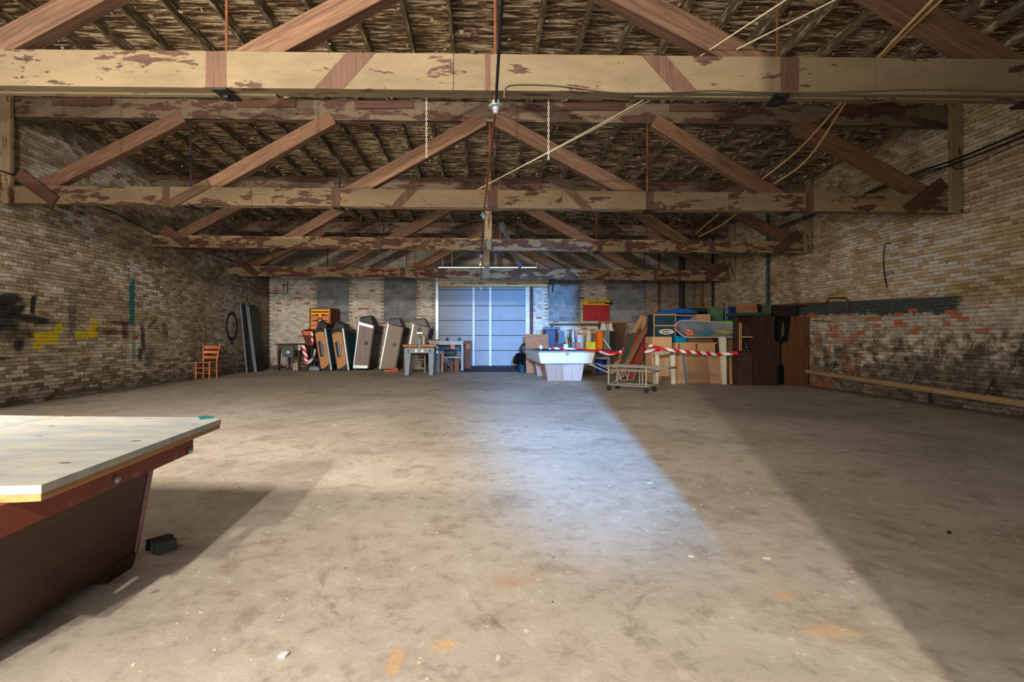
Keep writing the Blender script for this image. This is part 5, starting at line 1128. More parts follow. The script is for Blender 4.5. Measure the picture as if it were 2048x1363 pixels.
lean('yellow_batten', (1462, 0), (1460, 694), 12.45, 12.85, .05, .03, M_PINE, 'yellow pine batten leaning on the plywood box', 'batten')
# blue basket
Yb_ = 13.05; z0 = Z_(684.5)+.004
T = thing('blue_basket', 'turquoise plastic basket on the desk', 'basket', (X_(1363.5), Yb_+.15, z0))
x0, x1 = X_(1351, Yb_), X_(1376.5, Yb_); h = Z_(671.5, Yb_)-z0
M_BB = paint('turquoise_plastic', (18, 132, 176), .35, .1)
MB().hexa([(x0+.03, Yb_+.02, z0), (x1-.03, Yb_+.02, z0), (x1-.03, Yb_+.25, z0), (x0+.03, Yb_+.25, z0), (x0, Yb_, z0+h*.9), (x1, Yb_, z0+h*.9), (x1, Yb_+.28, z0+h*.9), (x0, Yb_+.28, z0+h*.9)]).build('basket_body', M_BB, T, bevel=.012)
MB().b2((x0-.012, Yb_-.012, z0+h*.9), (x1+.012, Yb_+.29, z0+h)).build('rim', M_BB, T)
for k in range(7): x = x0+.04+k*(x1-x0-.08)/6; MB().hexa([(x-.005, Yb_+.012, z0+.01), (x+.005, Yb_+.012, z0+.01), (x+.005, Yb_+.022, z0+.01), (x-.005, Yb_+.022, z0+.01), (x-.005, Yb_-.008, z0+h*.9), (x+.005, Yb_-.008, z0+h*.9), (x+.005, Yb_+.004, z0+h*.9), (x-.005, Yb_+.004, z0+h*.9)]).build('rib', M_BB, T)
MB().lathe([(0, -.02), (.014, -.02), (.014, 0), (0, 0)], ((x0+x1)/2+.05, Yb_-.0, z0+h*.62), 8, 'y').build('catch', M_WHITE, T)
MB().b2((X_(1381), 13.15, z0), (X_(1432), 13.45, Z_(674.5, 13.15))).build('brown_case', wood('brown_case_wood', (112, 76, 50), (150, 108, 76), 'x'), bevel=.01, label='brown wooden case on the desk right of the basket', cat='case')
# grey board with decals
T = thing('grey_board', 'large grey bent plastic board with coloured stickers on top of the pile', 'plastic board', (X_(1412), 13.1, Z_(674)))
Yg = 12.75
t = NT('grey_plastic_sheet'); v = t.obj(); t.col(t.ramp(t.noise(v, 1.6, 5, .6, .5), [(.3, sr(96, 104, 116)), (.7, sr(150, 154, 158))])); M_GB = t.done(.4)
top = bez([W(1350, 655, Yg), W(1360, 641.5, Yg+.05), W(1400, 641.5, Yg+.12), W(1440, 644, Yg+.12), W(1477, 647, Yg+.1)], 4)
bot = bez([W(1350, 657, Yg-.05), W(1369, 673, Yg-.15), W(1400, 674, Yg-.18), W(1440, 674, Yg-.16), W(1477, 674, Yg-.12)], 4)
m = MB(); n = len(top); rows_ = 6; vs = []
for i in range(rows_+1):
    f = i/rows_
    for a, b in zip(top, bot): vs.append(a*(1-f)+b*f+Vector((0, .14*math.sin(PI*f), 0)))
fs = [(i*n+k, i*n+k+1, (i+1)*n+k+1, (i+1)*n+k) for i in range(rows_) for k in range(n-1)]
bk = len(vs); vs2 = vs+[p+Vector((0, .02, 0)) for p in vs]; fs2 = fs+[tuple(q+bk for q in f[::-1]) for f in fs]
for k in range(n-1): fs2 += [(k, k+bk, k+1+bk, k+1), (rows_*n+k, rows_*n+k+1, rows_*n+k+1+bk, rows_*n+k+bk)]
for i in range(rows_): fs2 += [(i*n, (i+1)*n, (i+1)*n+bk, i*n+bk), (i*n+n-1, i*n+n-1+bk, (i+1)*n+n-1+bk, (i+1)*n+n-1)]
m.add(vs2, fs2); m.build('board_sheet', M_GB, T, smooth=True)
for e_ in (top, bot): MB().tube([p+Vector((0, -.008, 0)) for p in e_], .011, 6).build('white_edge', M_OFFW, T)
def decal(name, cx_, cy_, rx, ry, col, dy, rot=0, n=18, label=None):
    Y_ = Yg+dy; pts = [(cx_+rx*math.cos(2*PI*k/n)*math.cos(rot)-ry*math.sin(2*PI*k/n)*math.sin(rot), cy_+rx*math.cos(2*PI*k/n)*math.sin(rot)+ry*math.sin(2*PI*k/n)*math.cos(rot)) for k in range(n)]
    MB().prism(poly_at(pts, Y_), (0, .012, 0)).build(name, paint(name+'_print', col, .4, .15, 10), T, label=label)
decal('orange_sticker', 1378, 664, 9.5, 5.5, (214, 116, 76), -.09, .25, label='round orange sticker'); decal('orange_sticker_eye', 1372, 662.5, 2.2, 1.2, (120, 40, 30), -.10, .2); decal('orange_sticker_mouth', 1379, 664.5, 3, .9, (140, 50, 36), -.10)
decal('red_sticker', 1354, 656, 4.5, 2.2, (170, 40, 36), -.075, .5); decal('blue_sticker', 1413, 664.5, 13, 3.6, (40, 120, 150), -.09, -.08, label='blue splash sticker'); decal('olive_sticker', 1447, 663.5, 20, 4.6, (140, 134, 70), -.09, .06, label='olive oval sticker'); decal('pale_sticker_core', 1449, 663, 10, 2.4, (176, 160, 80), -.10, .06); decal('crimson_sticker', 1474, 665, 4, 4.5, (190, 26, 40), -.09); decal('yellow_sticker', 1473, 659, 3, 2, (232, 190, 40), -.10)
# upper layer of the pile
stand('shelf_board', 1352, 1391, 629, 13.2, .5, wood('frame_rail', (120, 82, 52), (168, 122, 80), 'x'), 'brown wooden shelf board over the blue plastic behind', 'board', y1=632)
stand('blue_plastic_crate', 1353, 1382, 633, 13.47, .3, paint('deep_blue_plastic', (20, 72, 140), .4, .2), 'deep blue plastic crate behind the grey board', 'crate', y1=684)
stand('pale_wood_box', 1394, 1421, 628, 13.1, .5, wood('pinkish_box', (176, 130, 96), (206, 160, 124), 'z', .7, .6, .05), 'pale pinkish wooden box on the pile', 'box', y1=674)
m = MB(); top = bez([W(1318, 624, 13.3), W(1330, 619, 13.4), W(1350, 618, 13.5), W(1372, 617, 13.5), W(1395, 620, 13.5)], 3); lo = [W(1318+(i*78/12), 626.0, 13.25) for i in range(13)]
m.add(top+lo+[p+Vector((0, .4, 0)) for p in top+lo], [tuple(range(12, -1, -1))+tuple(range(13, 26)), tuple(range(26, 39))+tuple(range(51, 38, -1))]+[(i, i+1, i+27, i+26) for i in range(12)]+[(i+13, i+39, i+40, i+14) for i in range(12)]+[(0, 26, 39, 13), (12, 25, 51, 38)])
m.build('blue_tarpaulin', paint('blue_tarpaulin', (30, 112, 196), .5, .3, 4), label='bright blue tarpaulin folded over the teal crate', cat='tarpaulin')
stand('green_box', 1421.5, 1447, 616, 13.5, .2, wood('faded_green_box', (56, 84, 56), (92, 122, 88), 'z', .8), 'faded green tall wooden box at the back of the pile', 'box')
T = thing('green_tabletop', 'dark green table top lying across the back of the pile', 'table top', (X_(1420, 13.9), 13.9, Z_(617, 13.8)))
MB().b2((X_(1382, 13.8), 13.75, Z_(623, 13.8)), (X_(1420, 13.8), 14.4, Z_(616, 13.8))).build('top_left', paint('dark_green_cloth', (30, 48, 36), .8), T)
MB().b2((X_(1408, 13.8), 13.76, Z_(616, 13.8)), (X_(1462, 13.8), 14.4, Z_(613.6, 13.8))).build('brown_edge', wood('edge_brown', (110, 76, 54), (150, 112, 82)), T)
MB().b2((X_(1390, 13.9), 13.95, 0), (X_(1460, 13.9), 14.3, Z_(623, 13.9))).build('trestle_body', M_BLACK, T)
MB().tube([W(1454, 641, 13.2), W(1454.5, 607, 13.25)], .011, 8).build('pole_a', M_GALV, label='taller thin steel pole rising from the lime bowl', cat='pole')
MB().tube([W(1450.5, 641, 13.2), W(1450.5, 614, 13.25)], .011, 8).build('pole_b', M_GALV, label='shorter thin steel pole rising from the lime bowl', cat='pole')
bpy.data.objects['pole_a'].name = 'steel_pole'; bpy.data.objects['pole_b'].name = 'steel_pole.001'
c = W(1457, 646.5, 13.2); rr_ = 17.5*.0132
T = thing('lime_bowl', 'lime green dome-shaped plastic base on top of the grey board', 'plastic base', c)
MB().lathe([(0, 0), (rr_, 0), (rr_*.95, .03), (rr_*.7, .07), (rr_*.25, .09), (0, .09)], c, 24).build('dome', paint('lime_plastic', (122, 186, 40), .35, .08), T, smooth=True)
MB().b2((c.x-.1, c.y-.1, Z_(672, 12.95)+.003), (c.x+.1, c.y+.1, c.z)).build('support_block', M_BLACK, T)
for i, (px, py, r, lb) in enumerate(((1471, 643, .05, 'red ball beside the lime dome'), (1477, 645, .03, 'smaller red ball at the right of the lime dome'))):
    p = W(px, py, 12.9); MB().lathe([(0, 0), (r*.8, r*.3), (r, r), (r*.8, r*1.7), (0, r*2)], p, 14).build('red_ball', paint('red_ball_plastic', (200, 24, 28), .3), smooth=True, label=lb, cat='ball')
rock('blue_bag', W(1461, 640, 13.7), .16, paint('navy_bag', (24, 52, 104), .6), 31, (1, .6, 1.2), label='navy blue bag behind the steel poles', cat='bag')
# game cabinets at the right end of the pile
Yk = 12.25; kx = lambda x: W(x, 0, Yk).x; kz = lambda y: W(0, y, Yk).z
T = thing('louvred_cabinet', 'dark brown open cabinet with pale frame and silver tinsel on its shelf', 'cabinet', (kx(1491), Yk+.4, 0))
MB().b2((kx(1476.5), Yk+.02, 0), (kx(1505), Yk+.06, kz(705))).build('lower_panel', wood('ribbed_dark_brown', (48, 32, 24), (84, 58, 44), 'x', 1.3), T)
MB().b2((kx(1476), Yk+.22, 0), (kx(1505.5), Yk+.25, kz(632))).build('back', M_BLACK, T)
for x in (1475.8, 1504.2): MB().b2((kx(x), Yk+.03, 0), (kx(x)+.02, Yk+.25, kz(632))).build('side', M_DKBR, T)
for k in range(5): MB().box(((kx(1477)+kx(1505))/2, Yk+.05, kz(643.5-2.4*k)), (kx(1505)-kx(1477)-.03, .05, .02), rx=.5).build('louvre', M_DKBR, T)
MB().b2((kx(1484), Yk+.12, kz(672)), (kx(1505), Yk+.14, kz(645.5))).build('inner_panel', M_DKBR, T)
for x in (1478.5, 1482): MB().b2((kx(x), Yk-.005, kz(701)), (kx(x+1.6), Yk+.03, kz(645))).build('pale_stile', M_PINE, T)
MB().b2((kx(1483), Yk-.003, kz(674.5)), (kx(1505), Yk+.11, kz(672.3))).build('pale_rail', M_PINE, T)
m = MB(); rr = random.Random(9)
for k in range(120):
    p = Vector((rr.uniform(kx(1485), kx(1504)), Yk+rr.uniform(.07, .2), rr.uniform(kz(702), kz(678)))); a = rr.uniform(0, 6.28); s = rr.uniform(.01, .03)
    m.add([p, p+Vector((math.cos(a)*s, .01, math.sin(a)*s)), p+Vector((math.cos(a+1)*s, -.01, math.sin(a+1)*s))], [(0, 1, 2)])
m.build('tinsel', paint('silver_tinsel', (220, 220, 214), .15, .1, 5, .9, 0), T, kind='stuff')
MB().b2((kx(1484), Yk+.1, kz(705)), (kx(1505), Yk+.21, kz(703))).build('shelf', M_DKBR, T)
def game_side(name, pxs, label, mat, dep):
    pts = poly_at(pxs, Yk); pts = [Vector((p.x, p.y, max(p.z, 0.0))) for p in pts]
    T = thing(name, label, 'game cabinet', (sum(p.x for p in pts)/len(pts), Yk+.3, 0))
    MB().prism(pts, (0, .03, 0)).build('side_panel', mat, T); 
    return T
mD = wood('very_dark_walnut', (36, 24, 18), (66, 46, 34), 'z', .9, .4, .06); mO = wood('mid_oak_grain', (76, 48, 28), (122, 82, 50), 'z', .9, .45, .06)
T1 = game_side('game_cabinet', [(1506, 772), (1506, 632), (1550, 631), (1548.5, 652), (1549, 676), (1551, 682), (1558.5, 684), (1560, 688), (1560, 727), (1555, 733), (1554, 740), (1554, 772)], 'dark walnut-grain game cabinet side with notched right edge', mD, .5)
MB().b2((kx(1507), Yk+.031, 0), (kx(1548), Yk+.62, kz(633))).build('carcass', M_BLACK, T1)
T2 = game_side('game_cabinet', [(1570, 772), (1568.5, 733), (1563.5, 727), (1563.5, 688), (1566, 685), (1575, 683), (1578, 678), (1582, 640), (1583, 632), (1618, 633), (1617.5, 690), (1616, 772)], 'brown oak-grain game cabinet side with notched left edge beside the right wall', mO, .5)
MB().b2((kx(1584), Yk+.031, 0), (kx(1619.5), Yk+.62, kz(634))).build('carcass', M_BLACK, T2)
gp = thing('gap_block', 'black block filling the dark gap between the two notched sides, with a pale strip', 'cabinet', (kx(1562), Yk+.5, 0))
MB().b2((kx(1548.5), Yk+.35, 0), (kx(1583), Yk+.6, kz(631))).build('black_fill', M_BLACK, gp)  # black block stands in for the unlit gap between the sides
MB().prism(poly_at([(1566, 645), (1570.5, 643), (1571.5, 650), (1567, 671), (1563.5, 672)], Yk+.33), (0, .015, 0)).build('pale_slip', paint('ochre_slip', (112, 94, 62), .7), gp)
MB().b2((kx(1568), Yk+.2, kz(675)), (kx(1576), Yk+.34, kz(673))).build('ledge', M_BARE, gp)
MB().b2((kx(1559), Yk+.15, 0), (kx(1567), Yk+.34, kz(735))).build('foot', paint('blue_black_foot', (30, 38, 48), .4), gp)
MB().b2((kx(1556.5), Yk+.12, kz(742)), (kx(1559.5), Yk+.2, kz(739))).build('tag', M_OFFW, gp)
ztop = kz(631)+.004
T = thing('green_table_leaf', 'dark green table leaf lying on top of the dark cabinets', 'table leaf', (kx(1508), Yk+.3, ztop))
MB().b2((kx(1473), Yk+.0, ztop), (kx(1542), Yk+.55, kz(625))).build('leaf', paint('bottle_green_paint', (40, 66, 44), .6, .2), T)
MB().hexa([(kx(1542), Yk+.0, ztop), (kx(1552), Yk+.2, ztop), (kx(1552), Yk+.4, ztop), (kx(1542), Yk+.55, ztop), (kx(1542), Yk, kz(625)), (kx(1549), Yk+.2, kz(628)), (kx(1549), Yk+.4, kz(628)), (kx(1542), Yk+.55, kz(625))]).build('broken_end', M_PINE, T)
zl = kz(625)+.004
T = thing('brown_flap', 'brown trapezoid board standing on the green table leaf', 'board', (kx(1508), Yk+.35, zl))
MB().prism([Vector((kx(1486), Yk+.3, zl)), Vector((kx(1531), Yk+.3, zl)), Vector((kx(1530), Yk+.36, kz(604))), Vector((kx(1489), Yk+.36, kz(608)))], (0, .04, 0)).build('board', wood('cinnamon_board', (118, 76, 50), (156, 106, 74), 'x', .6), T)
for y in (611, 617): MB().box((kx(1533), Yk+.33, kz(y)), (.035, .06, .045)).build('white_clip', M_WHITE, T)
MB().b2((kx(1529), Yk+.30, zl), (kx(1536), Yk+.42, kz(606))).build('end_block', M_BLACK, T)
MB().b2((kx(1536.5), Yk+.35, zl), (kx(1559), Yk+.40, kz(608))).build('grey_green_board', paint('grey_green_board', (72, 78, 68), .7, .2), label='grey-green board standing right of the brown trapezoid board', cat='board')
MB().b2((kx(1560), Yk+.25, ztop), (kx(1607), Yk+.55, kz(612))).build('dark_chest', wood('black_brown_chest', (24, 16, 14), (48, 32, 26), 'x'), label='dark wooden chest on top of the cabinet by the right wall', cat='chest', bevel=.008)
MB().b2((kx(1561), Yk+.2, kz(611.5)), (kx(1618), Yk+.6, kz(608))).build('chest_lid_board', wood('reddish_black_board', (40, 22, 18), (74, 42, 34), 'x'), label='reddish-black board lying on the dark chest', cat='board')
# barrier tape in front of the pile
def tape(pts, label, w=.075, up=(.0, -.2, 1)):
    MB().ribbon(bez(pts, 8), w, up).build('barrier_tape', M_TAPE, label=label, cat='barrier tape')
tape([W(1098, 697, 15.0), W(1130, 697, 14.9), W(1165, 699.5, 14.6), W(1205, 703, 14.2), W(1230, 705, 13.9), W(1241, 703, 13.85), W(1246, 697, 13.9)], 'red and white barrier tape stretched above the white pool table')
tape([W(1293, 688, 12.9), W(1312, 694, 12.6), W(1345, 700, 12.45), W(1400, 705, 12.4), W(1440, 708, 12.38), W(1476, 705, 12.2)], 'long red and white barrier tape sagging across the plywood pile')
tape([W(1289, 703, 13.2), W(1308, 700, 12.9), W(1330, 698, 12.55)], 'short red and white barrier tape joining the long one at the left')
MB().ribbon(bez([W(1199, 702, 14.15), W(1215, 708, 14.1), W(1229, 706, 13.95)], 6), .06, (0, -.3, 1)).build('slack_tape', paint('slack_tape_white', (214, 214, 220), .4), label='pale slack tape hanging under the stretched tape by the boards', cat='barrier tape')

# ================================================================== pipes and wires on the walls
def pipe(name, pts, r, mat, label, cat='pipe', n=8, smooth=8): return MB().tube(bez(pts, smooth) if smooth else pts, r, n).build(name, mat, smooth=True, label=label, cat=cat)
T = thing('wall_pipe', 'long tan pipe running low along the right wall', 'pipe', (XR-.14, 9.5, .25))
xw = XR-.13; pa = lambda Y: Vector((xw, Y, .335-(11.9-Y)*.027))
M_PIPE = paint('tan_pipe_paint', (150, 122, 88), .6, .15, 6, 0, .05, (110, 82, 56), .62)
MB().tube([pa(12.2), pa(9.9)], .055, 14).build('pipe_length', M_PIPE, T, smooth=True); MB().tube([pa(9.9), pa(5.2)], .06, 14).build('pipe_length', M_PIPE, T, smooth=True)
for Y in (11.35, 9.2, 7.85):
    MB().tube([pa(Y)+Vector((0, -.03, 0)), pa(Y)+Vector((0, .03, 0))], .066, 14).build('coupling', M_PIPE, T, smooth=True)
    h = MB(); h.tube([pa(Y)+Vector((-.05, 0, .05)), pa(Y)+Vector((.0, 0, .10)), pa(Y)+Vector((.125, .02, .30))], .008, 6); h.build('hanger_hook', M_IRON, T)
MB().tube([pa(8.9)+Vector((.04, 0, -.05)), Vector((xw+.04, 8.9, 0))], .02, 8).build('support', M_IRON, T)
def wr(px, py, off=.05): Y = (XR-off)/((px-VX)/1000); return W(px, py, Y)
def wl(px, py, off=.05): Y = (XL+off)/((px-VX)/1000); return W(px, py, Y)
pipe('iron_bracket', [wr(1600, 609), wr(1617, 607), wr(1652, 605.5), wr(1658, 596), wr(1691, 595.5), wr(1695, 600), wr(1696, 621)], .022, M_RUST, 'bent rusty iron bar fixed to the right wall above the cabinets', 'iron bar', 8, 0)
pipe('hanging_wire', [wr(1781, 488), wr(1774, 486), wr(1769, 492), wr(1767, 520), wr(1769, 550), wr(1774, 576)], .010, M_IRON, 'curved black wire hanging on the right wall', 'wire')
pipe('iron_spike', [wr(1625, 641), wr(1662, 642)], .014, M_RUST, 'rusty flat bar sticking along the right wall beside the oak cabinet', 'iron bar', 6, 0)
for i, (pts, r) in enumerate((([(2048, 262), (1912, 318), (1832, 345), (1732, 386), (1640, 422), (1560, 452)], .018), ([(2048, 272), (1912, 326), (1832, 350), (1732, 390), (1640, 426), (1560, 456)], .014), ([(2048, 284), (1925, 336), (1900, 332), (1860, 346), (1800, 368)], .008))):
    pipe('wall_cable', [wr(a, b, .30 if i < 2 else .28) for a, b in pts], r, M_BLACK, ('thickest black cable running along the top of the right wall', 'middle black cable below the thickest one on the right wall', 'thinnest black cable sagging below the others on the right wall')[i], 'cable')
pipe('left_cable', [wl(-30, 328, .25), wl(0, 341, .25), wl(45, 356, .25), wl(125, 392, .2), wl(215, 420, .12), wl(318, 470, .12), wl(400, 500, .1), wl(470, 523, .1)], .013, M_BLACK, 'black cable running along the top of the left wall', 'cable')
pipe('corner_bracket', [W(538, 586, 18.9), W(565, 586, 18.9), W(567, 582, 18.9), W(568, 563, 18.9), W(575, 562.5, 18.9), W(574.5, 584, 18.9), W(567, 590, 18.9)], .014, M_IRON, 'thin bent black rod on the far wall in the left corner', 'rod', 6, 0)
for i, (px, Y, r, mm_, lb) in enumerate(((1317.5, 18.92, .035, M_RUST, 'thin rusty vertical pipe on the far wall right of the blocked windows'), (1363, 18.86, .09, paint('brown_black_pipe', (52, 44, 40), .6), 'thick dark vertical pipe in the far right corner'))):
    MB().tube([W(px, 700, Y), W(px, 486, Y)], r, 12).build('vertical_pipe', mm_, smooth=True, label=lb, cat='pipe')
for i, (px, r, mm_, lb) in enumerate(((1403.5, .05, paint('tan_conduit', (112, 84, 58), .7), 'tan vertical conduit on the right wall nearest the far corner'), (1425.5, .035, M_IRON, 'thin black vertical pipe on the right wall'), (1535.5, .045, paint('blue_black_pipe', (52, 58, 66), .6), 'dark vertical pipe on the right wall above the dark cabinets'))):
    a = wr(px, 520, .09); MB().tube([Vector((a.x, a.y, .9)), Vector((a.x, a.y, zdeck(a.y)-.2))], r, 10).build('vertical_pipe', mm_, smooth=True, label=lb, cat='pipe')

# conduit with lamp holders running under the trusses
T = thing('ceiling_conduit', 'thin rusty conduit with grey lamp holders running under the trusses', 'conduit', (.06, 8, 3.3))
cp = [(.13, .5, 3.40), (.125, 4.72, 3.385), (.02, 8.62, 3.30), (-.03, 12.4, 3.215), (-.04, 16.0, 3.0)]
M_GREYC = paint('grey_cast_box', (128, 130, 130), .5, .15, 9)
for i, (a, b) in enumerate(zip(cp[:-1], cp[1:])): MB().tube([a, b], .013, 8).build('conduit_run', M_IRON if i == 0 else M_RUST, T)
for i, c in enumerate(cp[1:4]):
    c = Vector(c); s = 1.0 if i == 0 else .9
    MB().lathe([(0, .035*s), (.035*s, .035*s), (.04*s, .0), (.068*s, -.012*s), (.068*s, -.024*s), (.035*s, -.03*s), (.03*s, -.06*s), (.022*s, -.066*s), (.022*s, -.085*s), (0, -.085*s)], c, 18).build('lamp_holder', M_GREYC, T, smooth=True)
c = Vector(cp[3])+Vector((-.02, 0, -.22)); MB().lathe([(0, -.06), (.03, -.05), (.042, -.02), (.03, .02), (.016, .04), (.016, .08), (0, .08)], c, 12).build('bulb', paint('amber_bulb', (206, 176, 90), .25), T, smooth=True)
MB().tube([c+Vector((0, 0, .07)), Vector(cp[3])+Vector((-.01, 0, -.07))], .004, 5).build('flex', M_BLACK, T)
# pull chains
for i, px in enumerate((853, 1097)):
    top = W(px, 197+i*4, 4.86); bot = W(px, 315+i*4, 4.86); T = thing('hanging_chain', ('thin pale chain hanging from the nearest truss, left one', 'thin pale chain hanging from the nearest truss, right one')[i], 'chain', top)
    n = 22; mlink = paint('pale_chain', (190, 180, 160), .4, .1, 9, .4)
    top.z = HC+2.29+.02
    for k in range(n):
        c = top.lerp(bot, (k+.5)/n); h = (top.z-bot.z)/n*.64
        MB().tube([c+(Vector((.008*math.cos(a*PI/4), 0, h*math.sin(a*PI/4))) if k % 2 else Vector((0, .008*math.cos(a*PI/4), h*math.sin(a*PI/4)))) for a in range(8)], .0028, 4, True).build('chain_link', mlink, T)
# ropes
M_ROPE = paint('tan_rope', (176, 140, 92), .85, .15, 30); M_CORD = paint('pale_cord', (186, 172, 142), .85, .1, 30)
pipe('rope', [W(1902, -18, 4.25), W(1745, 132, 5.4), W(1676, 213, 6.3), W(1585, 310, 7.8), W(1487, 386, 9.0), W(1392, 466, 12.0)], .013, M_ROPE, 'thick tan rope slanting across the roof, upper strand', 'rope')
pipe('rope', [W(1882, -18, 4.25), W(1738, 136, 5.4), W(1688, 210, 6.3), W(1608, 325, 7.8), W(1516, 388, 9.0), W(1450, 445, 10.8), W(1398, 473, 12.0)], .014, M_ROPE, 'thick tan rope slanting across the roof, lower sagging strand', 'rope')
pipe('cord', [W(1720, -25, 3.9), W(1410, 132, 4.95), W(1288, 206, 5.8), W(960, 376, 8.6)], .006, M_CORD, 'thin pale cord slanting from the right roof to the second truss, lower strand', 'cord', n=6)
pipe('cord', [W(1602, -20, 3.9), W(1372, 132, 4.95), W(1276, 206, 5.8), W(948, 383, 8.6)], .006, M_CORD, 'thin pale cord slanting from the right roof to the second truss, upper strand', 'cord', n=6)
pipe('beam_cable', [W(1008, 196, 4.62), W(1014, 172, 4.64), W(1050, 168, 4.64), W(1120, 171, 4.64), W(1230, 184, 4.64), W(1330, 184, 4.64), W(1430, 180, 4.64), W(1540, 184, 4.64), W(1700, 183, 4.64), W(1860, 178, 4.64), W(2100, 184, 4.64)], .006, paint('grey_flex', (96, 84, 68), .7), 'thin grey cable clipped along the face of the nearest truss', 'cable', n=6)
# loose galvanised angle
p0, p1 = W(997, 446, 14.3), W(1037, 535.5, 15.93)
T = thing('galvanised_angle', 'galvanised steel angle hanging between the two far trusses', 'steel angle', (p0+p1)/2)
d = (p1-p0); sd = Vector((.075, .02, .0)); f2 = Vector((.05, -.05, .06))
MB().prism([p0, p1, p1+sd, p0+sd], (0, .008, 0)).build('flange', M_GALV, T); MB().prism([p0+sd, p1+sd, p1+sd+f2, p0+sd+f2], (0, .008, 0)).build('flange', M_GALV, T)
# thin droppers near the far door
for i, (px, y0, y1, Y) in enumerate(((887, 467, 560, 16.12), (904, 467, 532, 16.12), (1071, 467, 542, 16.12))):
    MB().tube([W(px, y0, Y), W(px-3+i*3, y1, Y)], .006, 5).build('hanging_string', M_CORD, label=('string hanging behind the farthest truss, leftmost of three', 'string hanging behind the farthest truss, middle of three', 'string hanging behind the farthest truss, rightmost of three')[i], cat='string')
pipe('black_strap', [W(1105, 557, 15.85), W(1106, 572, 15.85), W(1105, 584, 15.85)], .025, M_BLACK, 'short black strap hanging below the farthest truss right of the door', 'strap', n=6)

